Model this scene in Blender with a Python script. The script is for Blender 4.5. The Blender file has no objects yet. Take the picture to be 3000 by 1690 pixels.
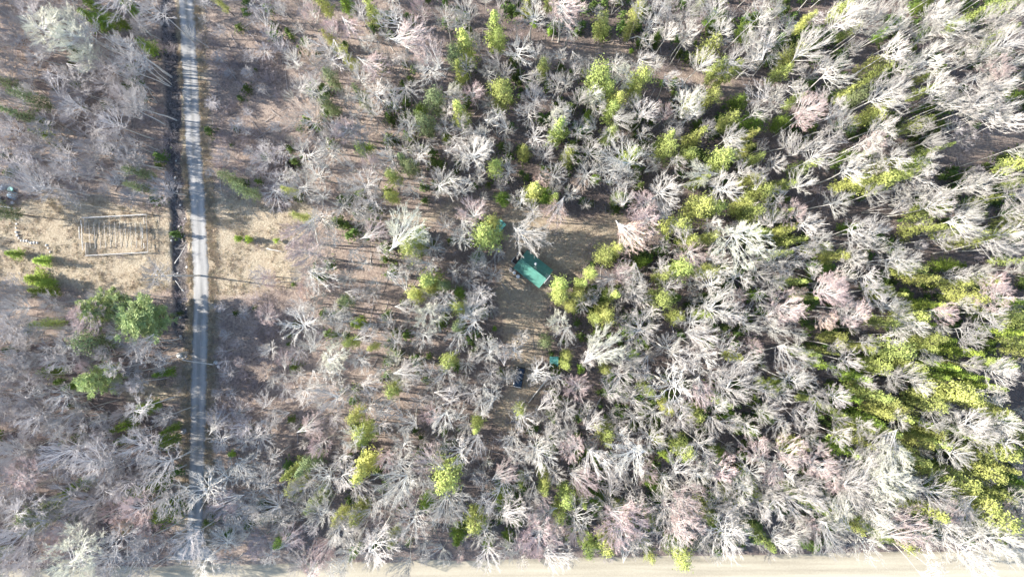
import bpy, math, random
from mathutils import Vector, Matrix, Quaternion, noise as mnoise

# ------------------------------------------------------------------ scene, camera, light
C = bpy.context.scene.collection
SC = bpy.context.scene
H = 133.0                     # flying height of the camera (m)
PPM = 15.0                    # photograph pixels per metre on the ground
cam_d = bpy.data.cameras.new('camera')
cam = bpy.data.objects.new('camera', cam_d)
C.objects.link(cam)
cam.location = (0, 0, H)
cam.rotation_euler = (0, 0, 0)
cam_d.sensor_width = 36.0
cam_d.lens = 36.0 * H / 200.0
cam_d.clip_end = 2000
cam_d.clip_start = 1
SC.camera = cam

SUN_EL = math.radians(28)
SUN_AZ = math.radians(7)      # the light comes from picture left, a little from above
to_sun = Vector((-math.cos(SUN_AZ) * math.cos(SUN_EL), math.sin(SUN_AZ) * math.cos(SUN_EL), math.sin(SUN_EL)))
w = bpy.data.worlds.new('World')
SC.world = w
w.use_nodes = True
nt = w.node_tree
bg = nt.nodes['Background']
sky = nt.nodes.new('ShaderNodeTexSky')
sky.sky_type = 'NISHITA'
sky.sun_disc = False
sky.ozone_density = 4.0
sky.air_density = 1.3
sky.sun_elevation = SUN_EL
sky.sun_rotation = math.atan2(to_sun.x, to_sun.y)
nt.links.new(sky.outputs[0], bg.inputs[0])
bg.inputs[1].default_value = 0.13
sun_d = bpy.data.lights.new('sun', 'SUN')
sun_d.energy = 5.0
sun_d.angle = math.radians(0.5)
sun_d.color = (1.0, 0.95, 0.87)
sun = bpy.data.objects.new('sun', sun_d)
C.objects.link(sun)
sun.rotation_euler = (-to_sun).to_track_quat('-Z', 'Y').to_euler()
SC.view_settings.view_transform = 'Standard'
SC.view_settings.look = 'None'
SC.view_settings.gamma = 1.0
SC.view_settings.use_curve_mapping = False
SC.view_settings.exposure = 1.4

R = random.Random(11)


def gp(px, py, h=0.0):
    """photograph pixel -> world x, y of a point that stands h metres above the ground"""
    k = (H - h) / H / PPM
    return (px - 1500) * k, (845 - py) * k


# ------------------------------------------------------------------ materials
def mat(name, col, rough=0.9, var=0.0, rand=0.0, scale=3.0, metallic=0.0, transl=0.0, dark=None, spec=0.3):
    m = bpy.data.materials.new(name)
    m.use_nodes = True
    n = m.node_tree.nodes
    l = m.node_tree.links
    b = n['Principled BSDF']
    b.inputs['Roughness'].default_value = rough
    b.inputs['Metallic'].default_value = metallic
    b.inputs['Specular IOR Level'].default_value = spec
    src = None
    if var or dark:
        tc = n.new('ShaderNodeTexCoord')
        ns = n.new('ShaderNodeTexNoise')
        ns.inputs['Scale'].default_value = scale
        ns.inputs['Detail'].default_value = 4
        l.new(tc.outputs['Object'], ns.inputs['Vector'])
        rp = n.new('ShaderNodeValToRGB')
        rp.color_ramp.elements[0].position = 0.3
        rp.color_ramp.elements[1].position = 0.7
        d = dark or tuple(c * (1 - var) for c in col)
        u = tuple(min(1, c * (1 + var)) for c in col)
        rp.color_ramp.elements[0].color = (*d, 1)
        rp.color_ramp.elements[1].color = (*u, 1)
        l.new(ns.outputs[0], rp.inputs[0])
        src = rp.outputs[0]
    if rand:
        oi = n.new('ShaderNodeObjectInfo')
        hs = n.new('ShaderNodeHueSaturation')
        mr = n.new('ShaderNodeMapRange')
        mr.inputs['To Min'].default_value = 1 - rand
        mr.inputs['To Max'].default_value = 1 + rand
        l.new(oi.outputs['Random'], mr.inputs[0])
        l.new(mr.outputs[0], hs.inputs['Value'])
        m2 = n.new('ShaderNodeMath')
        m2.operation = 'MULTIPLY'
        m2.inputs[1].default_value = 7.31
        l.new(oi.outputs['Random'], m2.inputs[0])
        fr = n.new('ShaderNodeMath')
        fr.operation = 'FRACT'
        l.new(m2.outputs[0], fr.inputs[0])
        mh = n.new('ShaderNodeMapRange')
        mh.inputs['To Min'].default_value = 0.5 - rand * 0.06
        mh.inputs['To Max'].default_value = 0.5 + rand * 0.06
        l.new(fr.outputs[0], mh.inputs[0])
        l.new(mh.outputs[0], hs.inputs['Hue'])
        if src:
            l.new(src, hs.inputs['Color'])
        else:
            hs.inputs['Color'].default_value = (*col, 1)
        src = hs.outputs[0]
    if src:
        l.new(src, b.inputs['Base Color'])
    else:
        b.inputs['Base Color'].default_value = (*col, 1)
    if transl:
        t = n.new('ShaderNodeBsdfTranslucent')
        mx = n.new('ShaderNodeMixShader')
        mx.inputs[0].default_value = transl
        if src:
            l.new(src, t.inputs[0])
        else:
            t.inputs[0].default_value = (*col, 1)
        l.new(b.outputs[0], mx.inputs[1])
        l.new(t.outputs[0], mx.inputs[2])
        l.new(mx.outputs[0], n['Material Output'].inputs[0])
    return m


M = {
    'bark': mat('pale_bark', (0.55, 0.52, 0.475), rand=0.25, var=0.15, scale=2.0),
    'trunk': mat('trunk_bark', (0.54, 0.51, 0.47), rand=0.25, var=0.2, scale=2.5),
    'w': mat('grey_twigs', (0.50, 0.46, 0.415), rand=0.3),
    'g': mat('dull_twigs', (0.42, 0.38, 0.38), rand=0.2),
    'shade_bark': mat('shaded_grey_bark', (0.47, 0.44, 0.425), rand=0.25, var=0.15, scale=2.0),  # dimmer copy of the pale bark, shade side painted into the colour
    'shade_twig': mat('shaded_grey_twigs', (0.44, 0.405, 0.39), rand=0.25),  # grey twigs with the same painted-in shade
    'p': mat('pink_twigs', (0.54, 0.42, 0.395), rand=0.2),
    'o': mat('orange_twigs', (0.58, 0.44, 0.36), rand=0.15),
    'c': mat('cream_twigs', (0.66, 0.64, 0.52), rand=0.12),
    'y': mat('yellow_green_foliage', (0.41, 0.45, 0.135), rand=0.3, var=0.3, scale=1.2, transl=0.25),
    'd': mat('deep_green_foliage', (0.17, 0.25, 0.04), rand=0.25, var=0.3, scale=1.2, transl=0.2),
    'e': mat('grey_green_foliage', (0.22, 0.26, 0.12), rand=0.2, var=0.3, scale=1.2, transl=0.2),
    'n': mat('spruce_foliage', (0.34, 0.43, 0.08), rand=0.25, var=0.3, scale=1.2, transl=0.2),
    'W': mat('pine_foliage', (0.40, 0.47, 0.21), rand=0.12, var=0.35, scale=0.7, transl=0.25),
    's': mat('shrub_foliage', (0.30, 0.42, 0.07), rand=0.2, var=0.3, scale=2.0, transl=0.2),
    'ever_trunk': mat('evergreen_bark', (0.12, 0.09, 0.07), var=0.3),
    'brush': mat('brush_twigs', (0.36, 0.31, 0.31), rand=0.3),
}


# ------------------------------------------------------------------ mesh builder
class MB:
    def __init__(s):
        s.v, s.f, s.m = [], [], []

    def tube(s, pts, rad, sides=3, mi=0, cap=False):
        base = len(s.v)
        n = len(pts)
        ref = Vector((0.31, 0.77, 0.55))
        for i in range(n):
            a = pts[max(0, i - 1)]
            b = pts[min(n - 1, i + 1)]
            d = (b - a)
            if d.length < 1e-6:
                d = Vector((0, 0, 1))
            d.normalize()
            u = d.cross(ref)
            if u.length < 0.05:
                u = d.cross(Vector((1, 0, 0)))
            u.normalize()
            q = d.cross(u)
            for k in range(sides):
                t = 2 * math.pi * k / sides
                s.v.append(pts[i] + (u * math.cos(t) + q * math.sin(t)) * rad[i])
        for i in range(n - 1):
            for k in range(sides):
                k2 = (k + 1) % sides
                s.f.append((base + i * sides + k, base + i * sides + k2, base + (i + 1) * sides + k2, base + (i + 1) * sides + k))
                s.m.append(mi)
        if cap:
            s.f.append(tuple(base + k for k in reversed(range(sides))))
            s.f.append(tuple(base + (n - 1) * sides + k for k in range(sides)))
            s.m += [mi, mi]

    def spike(s, a, b, r, mi=0):
        """a thin three-sided twig that runs out to a point"""
        d = (b - a).normalized()
        u = d.cross(Vector((0.31, 0.77, 0.55)))
        if u.length < 0.05:
            u = d.cross(Vector((1, 0, 0)))
        u.normalize()
        q = d.cross(u)
        i = len(s.v)
        for k in range(3):
            t = 2.0944 * k
            s.v.append(a + (u * math.cos(t) + q * math.sin(t)) * r)
        s.v.append(b)
        for k in range(3):
            s.f.append((i + k, i + (k + 1) % 3, i + 3))
            s.m.append(mi)

    def quad(s, c, u, q, mi=0):
        i = len(s.v)
        s.v += [c - u - q, c + u - q * 0.6, c + u * 0.9 + q, c - u * 0.6 + q * 0.8]
        s.f.append((i, i + 1, i + 2, i + 3))
        s.m.append(mi)

    def box(s, lo, hi, mi=0, mtx=None):
        i = len(s.v)
        for z in (lo[2], hi[2]):
            for x, y in ((lo[0], lo[1]), (hi[0], lo[1]), (hi[0], hi[1]), (lo[0], hi[1])):
                p = Vector((x, y, z))
                s.v.append(mtx @ p if mtx else p)
        for f in ((3, 2, 1, 0), (4, 5, 6, 7), (0, 1, 5, 4), (1, 2, 6, 5), (2, 3, 7, 6), (3, 0, 4, 7)):
            s.f.append(tuple(i + k for k in f))
            s.m.append(mi)

    def poly(s, pts, mi=0):
        i = len(s.v)
        s.v += [Vector(p) for p in pts]
        s.f.append(tuple(range(i, i + len(pts))))
        s.m.append(mi)

    def mesh(s, name, mats, smooth=False):
        me = bpy.data.meshes.new(name)
        me.from_pydata([tuple(v) for v in s.v], [], s.f)
        for m in mats:
            me.materials.append(m)
        if len(mats) > 1:
            me.polygons.foreach_set('material_index', s.m)
        if smooth:
            me.polygons.foreach_set('use_smooth', [True] * len(s.f))
        me.update()
        return me


def link(name, me, parent=None, loc=None):
    o = bpy.data.objects.new(name, me)
    C.objects.link(o)
    if parent:
        o.parent = parent
    if loc:
        o.location = loc
    return o


def tag(o, label, cat, group=None):
    o['label'] = label
    o['category'] = cat
    if group:
        o['group'] = group
    return o


def root(name, loc, label, cat, group=None, rz=0.0):
    o = bpy.data.objects.new(name, None)
    o.empty_display_size = 0.3
    C.objects.link(o)
    o.location = loc
    o.rotation_euler = (0, 0, rz)
    return tag(o, label, cat, group)


def part(name, mb, m, parent, smooth=False, bevel=0.0, label=None):
    o = link(name, mb.mesh(name, m if isinstance(m, (list, tuple)) else [m], smooth), parent)
    if bevel:
        b = o.modifiers.new('bevel', 'BEVEL')
        b.width = bevel
        b.segments = 2
        b.limit_method = 'ANGLE'
    if label:
        o['label'] = label
    return o


def V(x, y, z):
    return Vector((x, y, z))


# ------------------------------------------------------------------ where things are (photograph pixels)
def inside(poly, x, y):
    c = False
    j = len(poly) - 1
    for i in range(len(poly)):
        xi, yi = poly[i]
        xj, yj = poly[j]
        if (yi > y) != (yj > y) and x < (xj - xi) * (y - yi) / (yj - yi) + xi:
            c = not c
        j = i
    return c


YARD = [(-300, 600), (180, 570), (330, 590), (500, 600), (520, 640), (520, 850), (300, 860), (150, 850), (-300, 770)]
MEADOW = [(605, 560), (700, 575), (800, 590), (900, 610), (900, 760), (850, 850), (600, 870)]
CABIN = [(1470, 600), (1600, 590), (1700, 620), (1850, 640), (1840, 700), (1750, 760), (1650, 830), (1620, 1000), (1600, 1100),
         (1560, 1250), (1440, 1260), (1450, 1150), (1500, 1050), (1450, 980), (1450, 800), (1480, 700)]
SIDE = [(350, 1110), (570, 1115), (570, 1185), (350, 1170)]
TRAIL = [(1560, 110), (1800, 115), (2150, 245), (2250, 300), (2200, 320), (1900, 210), (1650, 200), (1560, 160)]
GLADE = [(2690, 420), (3000, 350), (3000, 430), (2900, 470), (2700, 490)]
WIND = [(2150, 300), (2260, 310), (2330, 440), (2420, 600), (2560, 580), (2680, 470), (2720, 500), (2580, 690), (2420, 690), (2300, 560), (2200, 430)]
STRIPES = [(1010, 590), (1480, 600), (1470, 660), (1010, 650)]
BRUSH_R = [(625, 0), (850, 0), (850, 560), (625, 560)]
BRUSH_R2 = [(625, 870), (800, 870), (800, 1320), (625, 1320)]
OPEN = [YARD, MEADOW, CABIN, SIDE, TRAIL, GLADE]


def drive_x(y):
    """centre of the driveway"""
    K = [(-400, 530), (0, 546), (270, 560), (420, 566), (600, 580), (846, 590), (1120, 583), (1268, 580), (1450, 575), (1620, 565), (1800, 560)]
    for (a, xa), (b, xb) in zip(K, K[1:]):
        if a <= y <= b:
            return xa + (xb - xa) * (y - a) / (b - a)
    return K[0][1] if y < 0 else K[-1][1]


def road_y(x):
    return 1657 - 0.0195 * x


def on_way(px, py, pad=0):
    return abs(px - drive_x(py)) < 32 + pad and py < 1640 or py > road_y(px) - pad


# ------------------------------------------------------------------ the ground: one sheet with a ditch beside the driveway
def ditch(px, py):
    if py > 1040 or py < -500:
        return 0.0
    c = drive_x(py) - 60 + (6 if py < 400 else 0)
    wd = 19 + 5 * mnoise.noise(V(py * 0.02, 3, 1))
    d = (px - c + 9 * mnoise.noise(V(px * 0.06, py * 0.05, 8))) / wd
    if abs(d) > 1.35:
        return 0.0
    e = 1.0 if abs(d) < 0.7 else (1.35 - abs(d)) / 0.65
    f = min(1.0, (1040 - py) / 130.0)
    return e * f * (0.85 + 0.3 * mnoise.noise(V(px * 0.05, py * 0.03, 0)))


def soft(poly, px, py, w=40.0):
    """0..1 membership of a polygon with a ragged soft edge"""
    n = 0.0
    for k in range(6):
        a = k * 1.047
        jx = px + math.cos(a) * w * 0.6 + 40 * mnoise.noise(V(px * 0.012, py * 0.012, 2.2))
        jy = py + math.sin(a) * w * 0.6 + 40 * mnoise.noise(V(px * 0.012, py * 0.012, 7.7))
        n += inside(poly, jx, jy)
    return n / 6.0


def ground_z(px, py):
    z = 0.0
    if not on_way(px, py, 14):
        z += 0.22 * mnoise.noise(V(px * 0.01, py * 0.01, 0)) + 0.10 * mnoise.noise(V(px * 0.05, py * 0.05, 5))
    return z - (0.85 + 0.45 * mnoise.noise(V(px * 0.01, py * 0.012, 21))) * ditch(px, py)


def build_ground():
    xs = [-2400 + 300 * i for i in range(8)] + list(range(-80, 440, 12)) + list(range(440, 640, 5)) + list(range(640, 3100, 12)) + [3100 + 300 * i for i in range(8)]
    ys = [-2000 + 240 * i for i in range(8)] + list(range(-80, 1780, 10)) + [1780 + 300 * i for i in range(8)]
    verts, faces, cols, dark = [], [], [], []
    for y in ys:
        for x in xs:
            X, Y = gp(x, y)
            verts.append((X, Y, ground_z(x, y)))
            near = -120 < x < 3120 and -120 < y < 1800
            gr = max(soft(YARD, x, y), soft(MEADOW, x, y), 0.55 * soft(CABIN, x, y), 1.0 * soft(SIDE, x, y), 0.3 * soft(TRAIL, x, y), 0.5 * soft(STRIPES, x, y)) if near else 0
            dd = abs(x - drive_x(y))
            gr = max(gr, 0.75 * max(0, 1 - max(0, dd - 30) / 45))
            dt = min(1.0, ditch(x, y) * 1.6) if near else 0
            ol = (0.6 * soft(CABIN, x, y) if near else 0) + (0.4 * soft(STRIPES, x, y) if near else 0)
            cols.append((gr * (1 - dt), dt, ol, 1))
            dk = max(0.0, min(0.85, (x - 850) / 900.0)) if y > 0.55 * x - 1500 else 0.3  # litter darkened here in place of shade between dense crowns
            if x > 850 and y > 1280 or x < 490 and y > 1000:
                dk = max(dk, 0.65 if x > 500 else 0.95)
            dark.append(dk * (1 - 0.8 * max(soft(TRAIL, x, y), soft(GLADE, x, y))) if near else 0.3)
    nx = len(xs)
    for j in range(len(ys) - 1):
        for i in range(nx - 1):
            a = j * nx + i
            faces.append((a, a + nx, a + nx + 1, a + 1))
    me = bpy.data.meshes.new('ground')
    me.from_pydata(verts, [], faces)
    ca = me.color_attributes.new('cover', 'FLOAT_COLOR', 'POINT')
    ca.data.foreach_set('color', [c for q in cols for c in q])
    da = me.attributes.new('shaded_litter', 'FLOAT', 'POINT')
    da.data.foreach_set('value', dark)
    me.polygons.foreach_set('use_smooth', [True] * len(faces))
    m = bpy.data.materials.new('forest_floor')
    m.use_nodes = True
    n, l = m.node_tree.nodes, m.node_tree.links
    b = n['Principled BSDF']
    b.inputs['Roughness'].default_value = 1.0
    b.inputs['Specular IOR Level'].default_value = 0.1
    tc = n.new('ShaderNodeTexCoord')

    def noise(scale, detail=5, rough=0.6):
        t = n.new('ShaderNodeTexNoise')
        t.inputs['Scale'].default_value = scale
        t.inputs['Detail'].default_value = detail
        t.inputs['Roughness'].default_value = rough
        l.new(tc.outputs['Object'], t.inputs['Vector'])
        return t.outputs[0]

    def ramp(src, *stops):
        r = n.new('ShaderNodeValToRGB')
        e = r.color_ramp.elements
        while len(e) < len(stops):
            e.new(0.5)
        for k, (p, c) in enumerate(stops):
            e[k].position = p
            e[k].color = (*c, 1)
        l.new(src, r.inputs[0])
        return r.outputs[0]

    def mix(f, a, c, mode='MIX'):
        x = n.new('ShaderNodeMix')
        x.data_type = 'RGBA'
        x.blend_type = mode
        if isinstance(f, float):
            x.inputs[0].default_value = f
        else:
            l.new(f, x.inputs[0])
        l.new(a, x.inputs[6])
        l.new(c, x.inputs[7])
        return x.outputs[2]

    litter = mix(0.55, ramp(noise(0.35, 6), (0.3, (0.20, 0.15, 0.13)), (0.5, (0.32, 0.25, 0.205)), (0.72, (0.45, 0.36, 0.29))),
                 ramp(noise(2.2, 6, 0.8), (0.36, (0.06, 0.048, 0.048)), (0.5, (0.30, 0.235, 0.195)), (0.66, (0.56, 0.46, 0.37))))
    grass = mix(0.55, ramp(noise(0.5, 6), (0.32, (0.30, 0.23, 0.17)), (0.52, (0.42, 0.345, 0.25)), (0.7, (0.50, 0.44, 0.33))),
                ramp(noise(2.5, 6, 0.8), (0.36, (0.16, 0.12, 0.085)), (0.5, (0.40, 0.33, 0.235)), (0.66, (0.60, 0.53, 0.41))))
    orange = ramp(noise(3.0, 6, 0.7), (0.33, (0.20, 0.14, 0.105)), (0.55, (0.39, 0.29, 0.215)), (0.75, (0.50, 0.39, 0.29)))
    muck = ramp(noise(2.5, 6, 0.7), (0.38, (0.07, 0.062, 0.062)), (0.54, (0.17, 0.15, 0.14)), (0.7, (0.36, 0.33, 0.31)))
    at = n.new('ShaderNodeVertexColor')
    at.layer_name = 'cover'
    sp = n.new('ShaderNodeSeparateColor')
    l.new(at.outputs[0], sp.inputs[0])
    # ragged masks
    def ragged(ch, k=0.9):
        a = n.new('ShaderNodeMath')
        a.operation = 'MULTIPLY_ADD'
        l.new(noise(1.6, 6, 0.7), a.inputs[0])
        a.inputs[1].default_value = k
        l.new(ch, a.inputs[2])
        r = n.new('ShaderNodeMapRange')
        r.inputs['From Min'].default_value = 0.45 * k + 0.28
        r.inputs['From Max'].default_value = 0.45 * k + 0.72
        l.new(a.outputs[0], r.inputs[0])
        return r.outputs[0]
    shaded_litter = mix(0.5, ramp(noise(0.8, 6), (0.3, (0.10, 0.08, 0.075)), (0.7, (0.24, 0.19, 0.165))), ramp(noise(4.0, 6, 0.75), (0.36, (0.04, 0.035, 0.035)), (0.5, (0.18, 0.14, 0.125)), (0.68, (0.36, 0.29, 0.24))))  # litter colours with the woodland shade painted in
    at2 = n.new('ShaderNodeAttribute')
    at2.attribute_name = 'shaded_litter'
    litter = mix(ragged(at2.outputs['Fac'], 0.7), litter, shaded_litter)
    c1 = mix(ragged(sp.outputs[2]), litter, orange)
    c2 = mix(ragged(sp.outputs[0]), c1, grass)
    c3 = mix(ragged(sp.outputs[1], 0.5), c2, muck)
    l.new(c3, b.inputs['Base Color'])
    bp = n.new('ShaderNodeBump')
    bp.inputs['Strength'].default_value = 0.9
    bp.inputs['Distance'].default_value = 0.35
    l.new(noise(3.5, 6, 0.75), bp.inputs['Height'])
    l.new(bp.outputs[0], b.inputs['Normal'])
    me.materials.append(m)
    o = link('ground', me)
    o['kind'] = 'structure'


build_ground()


def way_material(name, base, hi, lo, tracks, along, gravel=9.0):
    """gravel or sand with worn wheel tracks; ACROSS runs over the width as a mesh attribute"""
    m = bpy.data.materials.new(name)
    m.use_nodes = True
    n, l = m.node_tree.nodes, m.node_tree.links
    b = n['Principled BSDF']
    b.inputs['Roughness'].default_value = 0.95
    b.inputs['Specular IOR Level'].default_value = 0.15
    tc = n.new('ShaderNodeTexCoord')
    mp = n.new('ShaderNodeMapping')
    mp.inputs['Scale'].default_value = along
    l.new(tc.outputs['Object'], mp.inputs[0])
    a = n.new('ShaderNodeTexNoise')
    a.inputs['Scale'].default_value = 1.0
    a.inputs['Detail'].default_value = 6
    l.new(mp.outputs[0], a.inputs['Vector'])
    g = n.new('ShaderNodeTexNoise')
    g.inputs['Scale'].default_value = gravel
    g.inputs['Detail'].default_value = 5
    g.inputs['Roughness'].default_value = 0.8
    l.new(tc.outputs['Object'], g.inputs['Vector'])
    r = n.new('ShaderNodeValToRGB')
    e = r.color_ramp.elements
    e[0].position, e[1].position = 0.3, 0.72
    e[0].color, e[1].color = (*lo, 1), (*hi, 1)
    x = e.new(0.5)
    x.color = (*base, 1)
    ad = n.new('ShaderNodeMath')
    ad.operation = 'MULTIPLY_ADD'
    l.new(g.outputs[0], ad.inputs[0])
    ad.inputs[1].default_value = 0.55
    h = n.new('ShaderNodeMath')
    h.operation = 'MULTIPLY_ADD'
    l.new(a.outputs[0], h.inputs[0])
    h.inputs[1].default_value = 0.45
    at = n.new('ShaderNodeAttribute')
    at.attribute_name = 'track'
    t = n.new('ShaderNodeMath')
    t.operation = 'MULTIPLY'
    l.new(at.outputs['Fac'], t.inputs[0])
    t.inputs[1].default_value = tracks
    l.new(t.outputs[0], h.inputs[2])
    l.new(h.outputs[0], ad.inputs[2])
    l.new(ad.outputs[0], r.inputs[0])
    l.new(r.outputs[0], b.inputs['Base Color'])
    bp = n.new('ShaderNodeBump')
    bp.inputs['Strength'].default_value = 0.4
    bp.inputs['Distance'].default_value = 0.06
    l.new(g.outputs[0], bp.inputs['Height'])
    l.new(bp.outputs[0], b.inputs['Normal'])
    return m


def strip(name, rows, m, z, prof):
    """a road: rows of (left point, right point) in pixels"""
    nc = len(prof)
    verts, faces, att = [], [], []
    for (ax, ay), (bx, by) in rows:
        for k in range(nc):
            t = k / (nc - 1)
            X, Y = gp(ax + (bx - ax) * t, ay + (by - ay) * t)
            verts.append((X, Y, z + prof[k][0]))
            att.append(prof[k][1])
    for j in range(len(rows) - 1):
        for k in range(nc - 1):
            q = j * nc + k
            faces.append((q, q + nc, q + nc + 1, q + 1))
    me = bpy.data.meshes.new(name)
    me.from_pydata(verts, [], faces)
    a = me.attributes.new('track', 'FLOAT', 'POINT')
    a.data.foreach_set('value', att)
    me.materials.append(m)
    me.polygons.foreach_set('use_smooth', [True] * len(faces))
    o = link(name, me)
    o['kind'] = 'structure'


rows = []
for i in range(0, 300):
    y = -500 + i * 7.3
    if y > 1640:
        break
    c = drive_x(y)
    j1 = 5 * mnoise.noise(V(y * 0.03, 1, 0)) + 5 * mnoise.noise(V(y * 0.11, 4, 0))
    j2 = 5 * mnoise.noise(V(y * 0.03, 9, 0)) + 5 * mnoise.noise(V(y * 0.11, 6, 0))
    fl = max(0, (y - 1540) / 100.0) ** 2 * 60
    rows.append(((c - 26 + j1 - fl, y), (c + 26 + j2 + fl, y)))
strip('driveway', rows, way_material('gravel', (0.30, 0.29, 0.275), (0.46, 0.44, 0.415), (0.15, 0.145, 0.135), 0.16, (1.2, 0.12, 1)),
      0.035, [(-0.1, -0.7), (0.02, -0.1), (0.05, 0.3), (0.04, 0.55), (0.06, 0.1), (0.07, -0.35), (0.06, 0.1), (0.04, 0.55), (0.05, 0.3), (0.02, -0.1), (-0.1, -0.7)])
rows = []
for i in range(0, 160):
    x = -1500 + i * 38.0
    jj = 6 * mnoise.noise(V(x * 0.01, 1, 3)) + 3 * mnoise.noise(V(x * 0.05, 4, 3))
    rows.append(((x, road_y(x) + jj), (x, road_y(x) + 190 + jj)))
strip('dirt_road', rows, way_material('sand_road', (0.37, 0.325, 0.245), (0.50, 0.45, 0.345), (0.22, 0.19, 0.14), 0.16, (0.05, 1.1, 1), 6.0),
      0.05, [(-0.12, -0.9), (0.0, -0.35), (0.02, 0.1), (0.03, 0.3), (0.03, 0.1), (0.03, 0.85), (0.04, 0.1), (0.05, -0.1), (0.05, 0.3), (0.05, 0.3), (0.03, 0.0), (0.0, -0.3), (-0.12, -0.9)])


# ------------------------------------------------------------------ buildings and things on the ground
teal = mat('teal_metal_roof', (0.085, 0.235, 0.19), rough=0.55, var=0.2, scale=1.5, spec=0.4)
teal2 = mat('teal_weathered_roof', (0.10, 0.30, 0.27), rough=0.55, var=0.2, scale=3.0)
logw = mat('brown_timber', (0.17, 0.10, 0.06), var=0.3, scale=4)
grey_wood = mat('weathered_wood', (0.50, 0.48, 0.45), var=0.2, scale=5)
pale_wood = mat('bleached_wood', (0.62, 0.58, 0.52), var=0.15, scale=5)
dark_wood = mat('dark_wood', (0.07, 0.055, 0.05), var=0.3)
white = mat('white_plastic', (0.78, 0.78, 0.76), rough=0.5)
metal = mat('bare_metal', (0.62, 0.62, 0.62), rough=0.35, metallic=0.6)
glass = mat('dark_glass', (0.02, 0.025, 0.03), rough=0.08, spec=0.6)
navy = mat('navy_paint', (0.012, 0.028, 0.055), rough=0.25, spec=0.6)
black = mat('black_rubber', (0.02, 0.02, 0.02), rough=0.8)
stone_m = mat('pale_stone', (0.52, 0.50, 0.47), var=0.25, scale=4, rand=0.2)
stone_d = mat('grey_stone', (0.30, 0.29, 0.29), var=0.3, scale=4, rand=0.2)
blue_tarp = mat('blue_tarp', (0.38, 0.55, 0.68), rough=0.5, var=0.12)
turq = mat('turquoise_plastic', (0.22, 0.55, 0.50), rough=0.4)
grey_tarp = mat('grey_tarp', (0.36, 0.42, 0.48), rough=0.6, var=0.15)
lamp_glass = mat('lamp_glass', (0.75, 0.75, 0.72), rough=0.15)


def lathe(prof, n=16):
    b = MB()
    for (r, z) in prof:
        for k in range(n):
            a = 2 * math.pi * k / n
            b.v.append(V(r * math.cos(a), r * math.sin(a), z))
    for i in range(len(prof) - 1):
        for k in range(n):
            k2 = (k + 1) % n
            b.f.append((i * n + k, i * n + k2, (i + 1) * n + k2, (i + 1) * n + k))
            b.m.append(0)
    b.f.append(tuple(reversed(range(n))))
    b.f.append(tuple((len(prof) - 1) * n + k for k in range(n)))
    b.m += [0, 0]
    return b


def bar(a, b_, r, sides=6):
    b = MB()
    b.tube([a, (a + b_) * 0.5, b_], [r, r, r], sides, 0, True)
    return b


def gabled(name, px, py, rz, L, W, eave, pitch, over, roof_m, wall_m, label, cat, ribs=0.3):
    X, Y = gp(px, py)
    r = root(name, (X, Y, 0), label, cat, None, rz)
    hl, hw = L / 2 - over, W / 2 - over
    rise = W / 2 * math.tan(pitch)
    gz = eave + hw * math.tan(pitch) - 0.02
    b = MB()
    i = 0
    b.poly([(-hl, -hw, 0), (hl, -hw, 0), (hl, -hw, eave), (-hl, -hw, eave)])
    b.poly([(hl, hw, 0), (-hl, hw, 0), (-hl, hw, eave), (hl, hw, eave)])
    b.poly([(hl, -hw, 0), (hl, hw, 0), (hl, hw, eave), (hl, 0, gz), (hl, -hw, eave)])
    b.poly([(-hl, hw, 0), (-hl, -hw, 0), (-hl, -hw, eave), (-hl, 0, gz), (-hl, hw, eave)])
    part('wall', b, wall_m, r)
    b = MB()
    e = eave - over * math.tan(pitch) + 0.05
    t = 0.07
    pf = [(-W / 2, e), (0, e + rise), (W / 2, e), (W / 2, e + t), (0, e + rise + t), (-W / 2, e + t)]
    for (y0, z0), (y1, z1) in zip(pf, pf[1:] + pf[:1]):
        b.poly([(-L / 2, y0, z0), (-L / 2, y1, z1), (L / 2, y1, z1), (L / 2, y0, z0)])
    for sx in (-1, 1):
        q = [(sx * L / 2, y, z) for y, z in pf]
        b.poly([q[0], q[1], q[4], q[5]])
        b.poly([q[1], q[2], q[3], q[4]])
    n = int(L / ribs)
    for k in range(n + 1):
        x = -L / 2 + L * k / n
        for s in (-1, 1):
            a, c = V(x, s * W / 2, e + t + 0.012), V(x, s * 0.05, e + rise + t - 0.02)
            b.tube([a, c], [0.022, 0.022], 4)
    ro = part('roof', b, roof_m, r)
    b = MB()
    b.tube([V(-L / 2, 0, e + rise + t + 0.01), V(L / 2, 0, e + rise + t + 0.01)], [0.08, 0.08], 6, 0, True)
    part('ridge_cap', b, roof_m, ro)
    return r, e + rise + t, hl, hw


cab, ridge_z, hl, hw = gabled('green_cabin', 1561, 789, math.radians(-37.9), 6.28, 4.4, 2.3, math.radians(43), 0.3, teal, logw,
                              'small cabin with teal metal gable roof in the middle clearing', 'cabin')
b = MB()
b.box((-0.45, -hw - 0.05, 0.05), (0.45, -hw - 0.002, 2.0))
part('door', b, dark_wood, cab)
for x in (-1.7, 1.7):
    b = MB()
    b.box((x - 0.45, -hw - 0.04, 0.95), (x + 0.45, -hw - 0.002, 1.8))
    wf = part('window', b, pale_wood, cab)
    b = MB()
    b.box((x - 0.38, -hw - 0.06, 1.02), (x + 0.38, -hw - 0.042, 1.73))
    part('pane', b, glass, wf)
pipe_at = V(-0.25, 0.95, ridge_z - 0.95 * math.tan(math.radians(43)))
pp = part('stovepipe', bar(pipe_at + V(0, 0, -0.1), pipe_at + V(0, 0, 1.5), 0.09, 10), metal, cab)
cb = lathe([(0.02, 1.72), (0.24, 1.56), (0.24, 1.52), (0.02, 1.5)][::-1], 14)
cb.v = [v + pipe_at for v in cb.v]
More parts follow.
